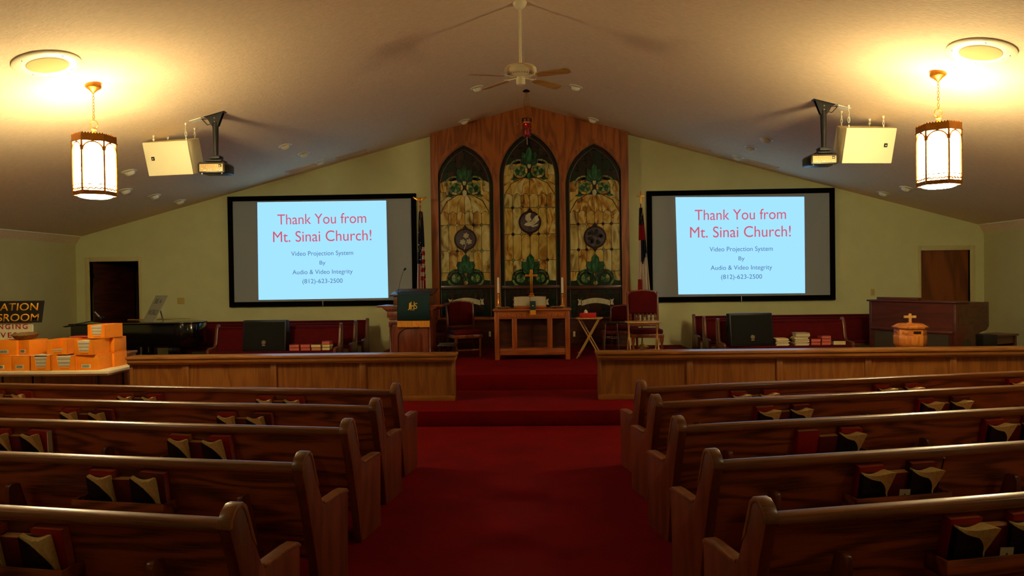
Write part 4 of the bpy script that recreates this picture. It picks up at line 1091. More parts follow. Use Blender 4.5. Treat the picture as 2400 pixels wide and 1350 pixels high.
# open bible on a stand
bx_, by_ = P(1242, 705, 12.85).x, 12.84
t = thing('open_bible', 'large open bible on a small wooden stand on the communion table', 'bible', (bx_, by_, ZT))
hb = P(1240, 693, by_).z-ZT
MB().box(-.30, .30, .0, .06, 0, .04).box(-.28, .28, -.02, .0, .0, .055).build('stand', ALTARX, t, bev=.004)
Mb = T(0, .02, .04) @ R(-14, 'X')
MB().prism([(-.30, 0), (.30, 0), (.30, hb-.04), (-.30, hb-.04)], .02, .028, 'xz', M=Mb).build('cover', HYMD, t)
for s in (-1, 1):
    n = 8; vs = []
    for i in range(n+1):
        u = i/n; xx = s*(.004+.286*u); yy = .018-.035*math.sin(PI*min(1, u*1.15))**.7 if u*1.15 < 1 else .018
        for zq in (.005, hb-.055):
            vs += [(xx, yy-.002, zq), (xx, .02, zq)]
    fs = []
    for i in range(n):
        a = i*4; b_ = a+4
        fs += [(a, b_, b_+2, a+2), (a+1, a+3, b_+3, b_+1), (a, a+1, b_+1, b_), (a+2, b_+2, b_+3, a+3)]
    fs += [(0, 2, 3, 1), (n*4, n*4+1, n*4+3, n*4+2)]
    MB().add(vs, fs, M=Mb).build('page_block', PAPERD, t, smooth=True)
# green runner with fringe over the front edge
x = P(1249, 720, 12.66).x
t = thing('table_runner', 'narrow dark green cloth with gold fringe hanging over the front edge of the table', 'cloth', (x, 12.68, ZT))
M1 = MB(); wq = .052
path = [(.13, .135), (.10, .06), (.06, .012), (.02, .004), (-.008, -.0), (-.016, -.01), (-.018, P(1249, 727, 12.66).z-ZT)]
for (a, b_) in zip(path[:-1], path[1:]):
    M1.add([(-wq, a[0], a[1]), (wq, a[0], a[1]), (wq, b_[0], b_[1]), (-wq, b_[0], b_[1]), (-wq, a[0], a[1]+.004), (wq, a[0], a[1]+.004), (wq, b_[0]-.004, b_[1]), (-wq, b_[0]-.004, b_[1])], [(0,1,2,3),(7,6,5,4),(0,3,7,4),(1,5,6,2),(3,2,6,7),(0,4,5,1)])
M1.build('cloth', GREENC, t)
zf = path[-1][1]
m = MB()
for k in range(18): m.box(-wq+k*wq*2/18, -wq+(k+.86)*wq*2/18, -.024, -.018, zf-.085+.004*(k % 3), zf)
stuff(m.build('fringe', GOLDF, t))
e = MB().ball((0, 0, 0), .012, 8, (1, .3, 1)).build('embroidery', GOLDT, t); e.location = (0, .085, .055)
# candlesticks
for px, lab in ((1168, 'brass candlestick with white candle at the left end of the communion table'), (1318, 'brass candlestick with white candle at the right end of the communion table')):
    y = 12.98; p = P(px, 690, y); t = thing('candlestick', lab, 'candlestick', (p.x, y, ZT), 'brass candlesticks')
    za_, zb2, zc2 = P(px, 687, y).z-ZT, P(px, 684, y).z-ZT, P(px, 650, y).z-ZT
    MB().lathe([(.065, 0), (.065, .012), (.05, .02), (.045, .045), (.025, .055), (.018, .07), (.01, .085), (.010, za_-.06), (.018, za_-.05), (.01, za_-.035), (.012, za_-.015), (.03, za_-.004), (.034, za_), (.014, za_+.004)], 20).build('holder', BRASS, t, smooth=True)
    MB().lathe([(.021, za_), (.020, zc2-.02), (.012, zc2)], 14).build('candle', WAX, t, smooth=True)
    MB().cyl((0, 0, zc2), (0, 0, zc2+.018), .0015, n=5).build('wick', BLACK, t)
for px, lab in ((1179, 'shallow silver offering plate at the left end of the communion table'), (1307, 'shallow silver offering plate at the right end of the communion table')):
    y = 12.79; p = P(px, 715, y)
    o = MB().lathe([(.06, 0), (.09, .002), (.12, .03), (.15, .034), (.15, .040), (.118, .036), (.088, .010), (.02, .009)], 30).build('offering_plate', CHROME, smooth=True)
    o.location = (p.x, y, ZT); tag(o, lab, 'plate', 'offering plates')
    MB().lathe([(.085, .011), (.085, .013), (.01, .014)], 24).build('felt', HYMD, o)
# low cupboard pulls on the wainscot
for px, lab in ((1148, 'small brass plate low on the oak panelling left of the communion table'), (1346, 'small brass plate low on the oak panelling right of the communion table')):
    p = P(px, 783, YF-.05); o = MB().box(-.022, .022, -.012, .0, -.055, .055).build('wall_plate', IVORY, bev=.003); o.location = (p.x, YF-.03, p.z)
    tag(o, lab, 'wall plate', 'small wall plates'); MB().box(-.004, .004, -.018, -.012, -.015, .015).build('toggle', BRASS, o)

# ================================================================== pulpit
px0, px1, YP = P(914, 800, 12.9).x, P(1010, 800, 12.9).x, 12.9
cx, hw_ = (px0+px1)/2, (px1-px0)/2
zz = lambda py: P(965, py, YP).z-Z2
t = thing('pulpit', 'dark oak pulpit with arched front panel at the left of the steps', 'pulpit', T(cx, YP, Z2) @ R(-4, 'Z'))
MB().box(-hw_, hw_, 0, .5, 0, zz(745)).build('body', PULP, t, bev=.008)
MB().box(-hw_-.03, hw_+.03, -.03, .52, 0, .07).build('plinth', PULP, t, bev=.01)
zl = zz(717)
MB().box(-hw_-.02, hw_+.02, -.02, .52, zz(760), zz(752)).box(-hw_-.02, hw_+.02, -.02, .52, zz(748), zz(744)).build('moulding', PULP, t, bev=.006)
MB().box(-hw_-.045, hw_+.045, -.035, .54, zz(744), zz(729)).build('frieze', PULP, t, bev=.006)
MB().prism([(-hw_-.05, zz(729)), (hw_+.05, zz(729)), (hw_+.14, zz(720)), (-hw_-.14, zz(720))], -.06, .56).build('cornice', PULP, t, bev=.006)
MB().box(-hw_-.24, hw_+.24, -.02, .6, zz(720), zl+.01).build('side_shelf', PULP, t, bev=.008)
MB().box(-hw_+.06, hw_-.02, .03, .5, zl+.01, zz(693)).build('desk_box', PULP, t, bev=.006)
MB().prism([(-.02, zz(694)), (-.02, zz(690)), (.55, zz(690)+.10), (.55, zz(694)+.10)], -hw_+.0, hw_+.05, 'yz').build('reading_desk', DARKW, t, bev=.006)
# pointed arch frame on the front
aw = hw_*.62; az0, az1 = .10, zz(770)
arch = [(-aw, az0), (-aw, az1-aw*.7)]+[(-aw*math.cos(PI*k/12), az1-aw*.7+aw*.75*math.sin(PI*k/12)) for k in range(1, 12)]+[(aw, az1-aw*.7), (aw, az0)]
outer = [(-hw_+.035, .08), (hw_-.035, .08), (hw_-.035, zz(764)), (-hw_+.035, zz(764))]
extrude_outline('arch_frame', [outer, arch], -.03, .0, PULP, t)
for s in (-1, 1):
    MB().lathe([(.03, .08), (.03, .11), (.018, .13), (.020, zz(775)), (.018, zz(768)), (.032, zz(764)), (.032, zz(760))], 14, c=(s*(hw_-.01), -.015, 0)).build('column', PULP, t, smooth=True)
# cloth on the pulpit
y = YP-.07; cl0, cl1 = P(931, 720, y).x-cx, P(1008, 720, y).x-cx
t2 = thing('pulpit_cloth', 'dark green cloth with gold letters and gold fringe hanging on the pulpit front', 'cloth', T(cx, YP, Z2) @ R(-4, 'Z'))
n = 16; vs = []; fs = []
for i in range(n+1):
    u = i/n; xx = cl0+(cl1-cl0)*u
    wv = .006*math.sin(u*9)
    for j, (yy, zq, nw) in enumerate(((.20, zz(689)+.045, 0), (-.03, zz(690)+.004, 0), (-.068, zz(697), .3), (-.072, zz(720), .6), (-.078, zz(752), 1))):
        vs.append((xx*(1-.03*(4-j)/4) if False else xx, yy+wv*nw, zq))
k = 5
for i in range(n):
    for j in range(k-1): a = i*k+j; fs.append((a, a+1, a+k+1, a+k))
cl_ = MB().add(vs, fs).build('green_cloth', GREENC, t2, smooth=True)
sm = cl_.modifiers.new('thick', 'SOLIDIFY'); sm.thickness = .005
m = MB(); nf = 60; r5 = random.Random(5)
for i in range(nf):
    u = (i+.5)/nf; xx = cl0+(cl1-cl0)*u; w_ = (cl1-cl0)/nf*.45
    m.box(xx-w_, xx+w_, -.088+.006*math.sin(u*9), -.080+.006*math.sin(u*9), zz(766)+r5.uniform(-.006, .006), zz(752)+.004)
stuff(m.build('gold_fringe', GOLDF, t2))
MB().box(cl0, cl1, -.092, -.078, zz(754), zz(752)).build('fringe_heading', GOLDF, t2)
mx, mz = P(968, 718, y).x-cx, zz(718)
for s_, dx, w_, h_ in (('I', -.045, .028, .12), ('H', .0, .075, .16), ('S', .06, .06, .11), ('J', -.068, .04, .13)):
    text('gold_letters', s_, GOLDT, t2, w_, T(mx+dx, -.083, mz+(.01 if s_ != 'J' else -.0)) @ UPRIGHT, height=h_, ext=.002, shear=.1)
MB().tube([(mx-.04, -.083, mz+.035), (mx-.02, -.083, mz-.02), (mx, -.083, mz-.075), (mx+.02, -.083, mz-.03), (mx+.03, -.083, mz+.02)], .004, 5).build('gold_stitching', GOLDT, t2)
# gooseneck microphone
a = P(933, 692, 12.95); z0 = Z2+zz(690)+.02
t = thing('gooseneck_microphone', 'thin black gooseneck microphone standing up from the left side of the pulpit', 'microphone', (a.x, 12.95, z0))
pts = [(933, 690), (934, 680), (937, 664), (941, 648), (945, 637), (947, 633)]
MB().lathe([(.025, 0), (.025, .012), (.01, .02)], 12).build('base', BLACK, t)
ps = [tuple(P(x, y_, 12.95)-Vector((a.x, 12.95, z0))) for x, y_ in pts]; ps[0] = (0, 0, .01)
MB().tube(ps, .004, 6).build('gooseneck', DARKM, t, smooth=True)
e = Vector(ps[-1]); MB().cyl(e, e+Vector((.02, -.01, .02)), .015, .02, n=12).ball(e+Vector((.024, -.012, .024)), .021, 12).build('microphone_head', BLACK, t, smooth=True)

# ================================================================== clergy chairs
def chair(x, y, rz, label, w_=.58, back_h=1.02, spind=False):
    # faces local -y
    t = thing('clergy_chair', label, 'chair', T(x, y, Z2) @ R(rz, 'Z'), 'red upholstered clergy chairs'); h = w_/2
    for s in (-1, 1):
        MB().lathe([(.018, 0), (.028, .04), (.02, .1), (.03, .16), (.02, .24), (.032, .3), (.032, .40)], 12, c=(s*(h-.04), -.50, 0)).build('leg', PULP, t, smooth=True)
        MB().prism([(.06, 0), (.03, .42), (.02, .44), (-.02, .44), (-.02, .42), (.02, 0)], s*(h-.02)-.02, s*(h-.02)+.02, 'yz').build('leg', PULP, t, bev=.006)
        MB().prism([(.02, .42), (.0, .60), (.05, back_h), (.085, back_h), (.04, .6), (.06, .42)], s*(h-.02)-.022, s*(h-.02)+.022, 'yz').build('back_post', PULP, t, bev=.008)
    MB().box(-h, h, -.54, .03, .36, .43).build('seat_frame', PULP, t, bev=.01)
    MB().box(-h+.015, h-.015, -.53, -.0, .43, .51).build('seat_cushion', REDV, t, bev=.03, seg=3)
    zb_ = .78 if spind else .60
    top = [(-h+.045, zb_), (h-.045, zb_), (h-.035, back_h-.06), (h-.08, back_h+.0), (0, back_h+.025), (-h+.08, back_h), (-h+.035, back_h-.06)]
    MB().prism(top, -.045, .01, 'xz', M=T(0, .035, 0)).build('back_cushion', REDV, t, bev=.02, seg=3)
    MB().prism([(p[0]*1.04, p[1]+(.02 if p[1] > zb_+.1 else -.03)) for p in top], .01, .035, 'xz', M=T(0, .035, 0)).build('back_frame', PULP, t, bev=.008)
    MB().box(-h+.02, h-.02, -.0, .05, .53, .575).build('cross_rail', PULP, t, bev=.006)
    if spind:
        for k in range(7):
            xx = -h+.07+k*(w_-.14)/6
            MB().lathe([(.012, .575), (.02, .61), (.010, .64), (.022, .68), (.010, .72), (.018, .75), (.012, .78)], 10, c=(xx, .025, 0)).build('spindle', PULP, t, smooth=True)
    MB().box(-h+.05, h-.05, -.51, -.49, .12, .15).build('stretcher', PULP, t, bev=.004)
    return t
p = P(1080, 760, 13.7); chair(p.x, 13.7, 22, 'red clergy chair standing between the pulpit and the communion table', .56)
p = P(1004, 760, 14.1); chair(p.x-.1, 14.2, 22, 'red clergy chair half hidden behind the right side of the pulpit', .56)
p = P(1507, 720, 13.45); chair(p.x, 13.45, 0, 'tall red clergy chair with turned spindles behind the right tray table', .60, 1.19, True)
p = P(1462, 760, 14.25); chair(p.x, 14.3, -24, 'low red clergy chair by the stained glass, behind the wire stool', .58, .88)
p = P(1050, 822, 13.1)
t = thing('footstool', 'small dark footstool in front of the left clergy chairs', 'stool', (p.x, 13.0, Z2))
MB().box(-.17, .17, -.12, .12, .24, .27).build('seat', DARKW, t, bev=.01); MB().box(-.15, .15, -.10, .10, .27, .30).build('cushion', plain('dark_grey_leather', (60, 62, 60), .4), t, bev=.015)
for sx in (-1, 1):
    for sy in (-1, 1): MB().cyl((sx*.13, sy*.09, 0), (sx*.12, sy*.08, .25), .014, .018, n=8).build('leg', DARKM, t)

# ================================================================== tray tables, stool
def tray(xc, yc, h, w_, d, rz, label, side):
    t = thing('tray_table', label, 'tray table', T(xc, yc, Z2) @ R(rz, 'Z'), 'folding wooden tray tables')
    MB().prism([(-w_/2+.03, -d/2), (w_/2-.03, -d/2), (w_/2, -d/2+.03), (w_/2, d/2-.03), (w_/2-.03, d/2), (-w_/2+.03, d/2), (-w_/2, d/2-.03), (-w_/2, -d/2+.03)], h-.022, h, 'xy').build('tray_top', LIGHTW, t, bev=.005)
    for k, e in enumerate((-1, 1)):
        for q in (-1, 1):
            # each X lies in the x-z plane; two crossed legs front and back
            off = e*(d/2-.05)-(.012 if q > 0 else -.012)
            a = Vector((-q*(w_/2-.02), off, 0)); b_ = Vector((q*(w_/2-.06), off, h-.03))
            MB().cyl(a, b_, .0125, n=8).build('leg', LIGHTW, t, smooth=True)
    for q in (-1, 1):
        MB().box(q*(w_/2-.06)-.012, q*(w_/2-.06)+.012, -d/2+.04, d/2-.04, h-.045, h-.022).build('top_rail', LIGHTW, t)
        MB().cyl((q*(w_/2-.05), -d/2+.05, .1), (q*(w_/2-.05), d/2-.05, .1), .009, n=8).build('foot_rail', LIGHTW, t)
    return t
p = P(1381, 742, 12.95); h1 = P(1381, 745, 12.85).z-Z2; tray(p.x, 12.98, h1, .48, .36, -12, 'folding tray table with crossed legs holding a red tissue box, right of the communion table', 0)
TZ = Z2+h1
p2 = P(1378, 735, 12.95)
t = thing('tissue_box', 'red tissue box on the tray table right of the communion table', 'tissue box', T(p2.x, 12.96, TZ+.001) @ R(-12, 'Z'))
MB().box(-.145, .145, -.075, .075, 0, .085).build('carton', plain('red_carton', (190, 18, 16), .5, noise=.2, nscale=14), t, bev=.004)
MB().lathe([(.05, .084), (.03, .10), (.036, .115), (.012, .14), (.002, .15)], 9, c=(-.04, 0, 0)).build('tissue', PAPER, t, smooth=True)
MB().prism([(.07*math.cos(2*PI*k/16)-.02, .035*math.sin(2*PI*k/16)) for k in range(16)], .085, .087, 'xy').build('opening', plain('carton_dark', (90, 10, 10), .6), t)
p = P(1507, 755, 12.6); h2 = P(1507, 754, 12.5).z-Z2; tray(p.x, 12.62, h2, .42, .60, 90, 'pale folding tray table seen from its side before the tall spindle-back chair', 1)
t = thing('clamp', 'small shiny metal clamp under the pale tray table', 'clamp', (P(1503, 815, 12.45).x, 12.45, Z2))
zq = P(1503, 818, 12.45).z-Z2
MB().lathe([(.07, 0), (.07, .012), (.012, .02), (.01, zq)], 14).build('stand', DARKM, t, smooth=True)
MB().ball((0, 0, zq+.01), .022, 10).cyl((-.04, 0, zq-.005), (.045, 0, zq+.02), .009, n=8).cyl((0, -.03, zq+.03), (0, .03, zq+.03), .011, n=8).build('fitting', CHROME, t, smooth=True)
p = P(1432, 790, 13.2); ht = P(1432, 756, 13.2).z-Z2
t = thing('wire_stool', 'thin metal stool between the two tray tables', 'stool', (p.x, 13.2, Z2))
MB().lathe([(.16, ht-.012), (.165, ht-.006), (.16, ht), (.02, ht+.003)], 24).build('seat', DARKM, t, smooth=True)
for k in range(4):
    a = PI/4+PI/2*k; MB().cyl((.15*math.cos(a), .15*math.sin(a), ht-.01), (.20*math.cos(a), .20*math.sin(a), 0), .006, n=6).build('leg', CHROME, t)
MB().tube([(.165*math.cos(2*PI*k/20), .165*math.sin(2*PI*k/20), ht*.55) for k in range(20)], .004, 5, closed=True).build('hoop', CHROME, t)

# ================================================================== flags
def flag(pxp, ytop, YFl, label, kind):
    a = P(pxp, 600, YFl); zb_ = Z2; H_ = P(pxp, ytop, YFl).z-zb_
    t = thing('flag', label, 'flag', (a.x, YFl, zb_), 'standing flags')
    MB().lathe([(.14, 0), (.14, .03), (.06, .07), (.025, .09), (.022, .15)], 20).build('base', BRASS, t, smooth=True)
    MB().cyl((0, 0, .08), (0, 0, H_), .013, n=10).build('pole', plain('flag_pole', (110, 60, 26), .3), t, smooth=True)
    if kind == 'us':
        MB().lathe([(.014, H_-.05), (.02, H_), (.028, H_+.03), (.012, H_+.05), (.01, H_+.09), (.03, H_+.12), (.01, H_+.14)], 12).ball((0, 0, H_+.17), .035, 10, (1, .8, 1.2)).build('finial', BRASS, t, smooth=True)
        m = MB()
        for s in (-1, 1): m.prism([(0, H_+.15), (s*.05, H_+.20), (s*.13, H_+.235), (s*.15, H_+.215), (s*.08, H_+.17), (s*.02, H_+.13)], -.008, .008)
        m.build('eagle_wings', BRASS, t, bev=.003)
    else:
        MB().box(-.011, .011, -.008, .008, H_, H_+.26).box(-.085, .085, -.008, .008, H_+.15, H_+.175).build('finial', BRASS, t, bev=.003)
    ztp = H_-.08; zbt = P(pxp, 712, YFl).z-zb_-.25
    nU, nV = 56, 50; vs = []; fs = []; mi = []
    sgn = 1
    for j in range(nV+1):
        v = j/nV; z = ztp+(zbt-ztp)*v
        wl = (.025+.10*v**.8); wr = (.035+.12*v**.9)
        if kind == 'us': wl, wr = (.02+.085*v**.75), (.045+.075*v**.55)
        else: wl, wr = (.03+.06*v**.8), (.03+.175*v**.95)
        for i in range(nU+1):
            u = i/nU; x = -wl+(wl+wr)*u
            amp = .012+.042*v
            y = amp*math.sin(u*PI*7+v*1.2)+amp*.4*math.sin(u*PI*13+2+v*2)-.03*math.sin(PI*u)
            zz_ = z+(.03*math.sin(u*PI*3) if j == nV else 0)
            vs.append((x, y-.02, zz_))
    for j in range(nV):
        for i in range(nU):
            a_ = j*(nU+1)+i; fs.append((a_, a_+1, a_+nU+2, a_+nU+1)); u = (i+.5)/nU; v = (j+.5)/nV
            if kind == 'us':
                if v < .34: c = 0
                elif v < .5 and u < .55: c = 0
                elif v < .66 and u >= .5: c = 1 if int((v+.05*u)*26) % 2 else 2
                else: c = 1 if int((u*1.0+.10*v)*9+.5) % 2 == 0 else 2
            else:
                if v < .16: c = 0
                elif v < .30: c = 1
                elif u < .32: c = 2 if v < .66 else 1
                elif v < .42+.10*(1-abs(u-.45)*2): c = 0
                else: c = 2
            mi.append(c)
    m = MB(); m.v = vs; m.f = fs; m.m = mi
    o = m.build('cloth', [NAVY, FLAGR, FLAGW], t, smooth=True)
    sm = o.modifiers.new('thick', 'SOLIDIFY'); sm.thickness = .006
    if kind == 'us':
        r = random.Random(2); m = MB()
        for k in range(14):
            v = .2+.28*r.random(); u = .1+.42*r.random(); j, i = int(v*nV), int(u*nU); q = Vector(vs[j*(nU+1)+i])
            pts = []
            for w_ in range(10):
                rr = .013 if w_ % 2 == 0 else .0055; an = PI/2+w_*PI/5; pts.append((q.x+rr*math.cos(an), q.z+rr*math.sin(an)))
            m.prism(pts, q.y-.014, q.y-.004)
        stuff(m.build('stars', FLAGW, t))
    MB().tube([(.02, -.02, ztp+.03), (.03, -.05, ztp-.1), (.0, -.05, ztp-.2), (.015, -.05, ztp-.35)], .006, 5).build('gold_cord', GOLDF, t)
flag(986, 487, 14.55, 'United States flag with eagle finial hanging furled left of the stained glass', 'us')
flag(1503, 478, 14.6, 'white blue and red church flag with cross finial right of the stained glass', 'church')

# ================================================================== grand piano, left
zP = Z1
t = thing('grand_piano', 'closed black grand piano behind the orange boxes, below the dark doorway', 'piano', (0, 0, zP))
xk, xt = -8.62, P(455, 770, 12.75).x      # keyboard end, tail end
y0, y1 = 12.72, 14.1
def out(gr):
    a = [(xk-gr, y0-gr), (xt-.35, y0-gr)]
    for k in range(7):
        th = -PI/2+PI*k/12; a.append((xt-.35+(.35+gr)*math.cos(th), y0+.35+(.35+gr)*math.sin(th)))
    a += [(xt+gr-.02, y0+.55), (xt-.25, y0+.85), (xt-.8, y0+1.0), (xt-1.2, y0+1.25+gr), (xt-1.6, y1+gr), (xk-gr, y1+gr)]
    return a
H1 = P(410, 757, 12.72).z-zP
MB().prism(out(0), H1-.40, H1-.02, 'xy').build('case', PIANO, t, bev=.01)
MB().prism(out(.025), H1-.02, H1+.005, 'xy').build('lid', PIANO, t, bev=.005)
MB().prism(out(-.05), H1-.44, H1-.40, 'xy').build('bottom_rim', PIANO, t)
for (x, y) in ((xk+.2, y0+.15), (xk+.2, y1-.15), (xt-.5, y0+.3)):
    MB().prism([(-.09, 0), (.09, 0), (.12, 1), (-.12, 1)], -.06, .06, M=T(x, y, .06) @ Matrix.Diagonal((1, 1, H1-.49, 1))).build('leg', PIANO, t, bev=.01)
    MB().cyl((x-.03, y, .035), (x+.03, y, .035), .035, n=12).build('caster', BRASS, t)
ly_ = P(338, 822, 12.9)
MB().box(ly_.x-.10, ly_.x-.07, 13.0, 13.05, .08, H1-.42).box(ly_.x+.07, ly_.x+.10, 13.0, 13.05, .08, H1-.42).box(ly_.x-.13, ly_.x+.13, 12.97, 13.08, .05, .10).build('pedal_lyre', PIANO, t)
for k in (-1, 1):
    q = P(338 if k > 0 else 322, 815, 12.75); MB().cyl((q.x, 12.9, q.z-zP-.10), (q.x, 12.9, H1-.43), .010, n=8).build('pedal_rod', CHROME, t)
for k in (-1, 0, 1): MB().box(ly_.x+k*.06-.012, ly_.x+k*.06+.012, 12.87, 12.99, .06, .072).build('pedal', BRASS, t, bev=.003)
MB().box(xk+.3, xk+1.6, y1-.06, y1-.05, H1+.004, H1+.012).build('lid_hinge', BRASS, t)
PZ = zP+H1+.006
# placard on the piano
a = P(347, 752, 13.05)
t = thing('placard', 'pale grey lettered placard leaning on top of the black piano', 'sign', T(a.x, 13.05, PZ) @ R(-28, 'Z') @ R(-30, 'X'))
hb = .57
MB().box(-.18, .18, 0, .014, 0, hb).build('board', BOARDG, t)
text('placard_lettering', 'BE A', INKB, t, .2, T(0, -.0015, hb*.78) @ UPRIGHT, height=.10, ext=.0015)
text('placard_lettering', 'WORLD', INKB, t, .28, T(0, -.0015, hb*.36) @ UPRIGHT, height=.11, ext=.0015)
MB().box(-.02, .02, .014, .022, hb*.2, hb*.75).add([(-.02,.016,hb*.7),(.02,.016,hb*.7),(.02,.30,hb*.22),(-.02,.30,hb*.22),(-.02,.022,hb*.7),(.02,.022,hb*.7),(.02,.306,hb*.22),(-.02,.306,hb*.22)],[(0,1,2,3),(7,6,5,4),(0,4,5,1),(1,5,6,2),(2,6,7,3),(3,7,4,0)]).build('prop', BOARDG, t)
# microphone on a boom stand
t = thing('microphone_stand', 'black microphone boom stand with chrome pole behind the orange boxes', 'microphone stand', (P(228, 800, 11.4).x, 11.4, Z1))
B0 = Vector((P(228, 800, 11.4).x, 11.4, Z1)); L = lambda px, py, y=11.4: P(px, py, y)-B0
MB().lathe([(.13, 0), (.13, .02), (.03, .035), (.02, .06)], 20).build('base', BLACK, t, smooth=True)
MB().cyl((0, 0, .03), L(228, 772), .011, n=10).build('pole', CHROME, t)
MB().cyl(L(228, 776), L(228, 762), .022, n=10).ball(L(224, 765), .03, 10).build('clutch', BLACK, t, smooth=True)
MB().cyl(L(228-80, 766), L(238, 748), .007, n=8).cyl(L(152, 766), L(175, 763), .012, n=8).build('boom', BLACK, t)
MB().cyl(L(238, 748), L(243, 743), .018, n=10).build('clip', BLACK, t)
MB().cyl(L(222, 731), L(233, 743), .012, .016, n=10).build('microphone_body', plain('grey_mic', (120, 120, 112), .4, .4), t, smooth=True)
MB().ball(L(236, 746), .03, 12).build('microphone_grille', BLACK, t, smooth=True)

# ================================================================== white folding table with orange book boxes
YT0, YT1 = 9.72, 10.48; XT = -6.05; TH = P(200, 869, YT0).z
t = thing('folding_table', 'white plastic folding table in front of the left rail, loaded with orange boxes', 'table', (XT-.9, (YT0+YT1)/2, 0))
cx, cy = XT-.9, (YT0+YT1)/2
MB().box(-.95, .9, YT0-cy, YT1-cy, TH-.055, TH).build('table_top', TABLEW, t, bev=.014, seg=3)
MB().box(-.91, .86, YT0-cy+.04, YT1-cy-.04, TH-.075, TH-.055).build('apron', TABLEW, t)
for sx in (-.7, .7):
    for sy in (-1, 1): MB().cyl((sx, sy*.3, 0), (sx, sy*.3, TH-.06), .014, n=8).build('leg', DARKM, t)
    MB().cyl((sx, -.3, .18), (sx, .3, .18), .011, n=8).build('leg_brace', DARKM, t)
TZ = TH+.001; BH = .215
def obox(px0, px1, yf, tier, rz, kind, label, dp=.34, hh=BH):
    # px0..px1: front face in the photo; kind: 'label', 'open', 'plain', 'empty'
    a, b_ = P(px0, 840, yf).x, P(px1, 840, yf).x; w_ = (b_-a)/math.cos(math.radians(rz))
    z = TZ+tier*(BH+.002)
    t = thing('book_box', label, 'box', T((a+b_)/2, yf, z) @ R(rz, 'Z'), 'orange cardboard book boxes')
    h = w_/2; th = .005
    if kind in ('label', 'plain'):
        MB().box(-h, h, 0, dp, 0, hh-.012).build('carton', ORANGE, t, bev=.003)
        MB().box(-h, h, 0, dp, hh-.012, hh).build('top_flaps', ORANGE, t, bev=.003)
        if kind == 'label':
            l = MB().box(-h*.55, h*.30, -.003, .0, .03, .082).build('shipping_label', PAPER, t)
            m = MB()
            for k in range(9): m.box(-h*.46+k*h*.075, -h*.46+(k+.62)*h*.075, -.0045, -.003, .038, .074)
            stuff(m.build('bar_lines', LABELG, l))
    else:
        m = MB().box(-h, h, 0, dp, 0, th).box(-h, -h+th, 0, dp, 0, hh).box(h-th, h, 0, dp, 0, hh).box(-h, h, dp-th, dp, 0, hh)
        m.build('carton', ORANGE, t)
        # front with a tapered cut-out
        fr = [(-h, 0), (h, 0), (h, hh), (h*.62, hh), (h*.46, hh*.24), (-h*.46, hh*.24), (-h*.62, hh), (-h, hh)]
        extrude_outline('front_panel', [fr], 0, th, ORANGE, t)
        MB().box(-h*.3, h*.45, -.0015, 0, hh*.10, hh*.12).build('print_line', HYMD, t)
        n = 12 if kind == 'open' else 4; r = random.Random(int(px0)); zz_ = .006
        tk = (hh-.02)/12
        for i in range(n):
            o = MB().box(-h*.8+r.uniform(-.004, .004), h*.8+r.uniform(-.004, .004), .012+r.uniform(0, .006), dp-.02, zz_, zz_+tk*.86).build('magazine', PAPER if i % 3 else PAPERD, t); zz_ += tk
    return t
ob = obox
ob(-22, 26, 9.78, 0, 0, 'label', 'orange box at the far left of the bottom row on the white table')
ob(27, 70, 9.78, 0, 0, 'label', 'orange labelled box left of the first open box in the bottom row')
ob(71, 119, 9.75, 0, 0, 'open', 'open orange box full of magazines in the bottom row, left of its twin')
ob(121, 177, 9.76, 0, -2, 'open', 'open orange box full of magazines in the bottom row, right of its twin')
ob(180, 229, 9.78, 0, 0, 'label', 'orange box with a pale label at the front right corner of the white table')
ob(228, 268, 10.13, 0, 0, 'plain', 'plain orange box at the back right corner of the table, bottom row', .32)
ob(-14, 38, 9.80, 1, 4, 'label', 'orange box with a pale label, leftmost of the upper tier', .30)
ob(40, 71, 9.84, 1, -10, 'label', 'turned orange box of the upper tier beneath the wicker basket', .32)
ob(110, 158, 9.86, 1, 1, 'empty', 'nearly empty open orange box in the middle of the upper tier')
ob(160, 182, 10.12, 1, 1, 'label', 'orange box peeping out between the nearly empty box and the full one', .3)
ob(172, 221, 9.76, 1, -4, 'open', 'open orange box full of magazines beneath the topmost box')
ob(229, 268, 10.14, 1, 0, 'plain', 'plain orange box of the middle tier at the back right corner', .31)
ob(205, 250, 9.98, 2, -6, 'open', 'topmost open orange box full of magazines', .36, .20)
o = MB().box(-.13, .13, -.10, .10, 0, .02).build('red_folder', HYM, bev=.003); q = P(194, 788, 10.3); o.matrix_world = T(q.x, 10.29, TZ+2*BH+.006) @ R(5, 'Z')
tag(o, 'flat red folder lying on the box behind the topmost orange box', 'folder'); MB().box(-.125, .125, -.102, -.098, .004, .016).build('pages', EDGEP, o)
# loose papers between the tiers
for (a_, b_, yy, lab) in ((30, 70, 9.86, 'white paper sheet lying on the bottom boxes left of the open box'), (76, 118, 9.82, 'white paper sheet lying on the full open box at the left')):
    xa_, xb_ = P(a_, 832, yy).x, P(b_, 832, yy).x
    o = MB().box(xa_, xb_, yy-.06, yy+.2, TZ+BH, TZ+BH+.0035).build('paper_sheet', PAPER); tag(o, lab, 'paper', 'loose paper sheets')
# wicker basket
q = P(57, 783, 9.95); t = thing('wicker_basket', 'flat round wicker basket lying on the upper orange boxes', 'basket', T(q.x, 9.98, TZ+2*BH+.012) @ R(5, 'X'))
MB().lathe([(.10, 0), (.14, .02), (.175, .07), (.168, .072), (.13, .028), (.02, .012)], 28).build('woven_bowl', WICK, t, smooth=True)
for k in range(4):
    rr = .12+.018*k; MB().tube([(rr*math.cos(2*PI*j/28), rr*math.sin(2*PI*j/28), .012+.019*k+.003*(j % 2)) for j in range(28)], .006, 5, closed=True).build('cane_row', WICK, t)
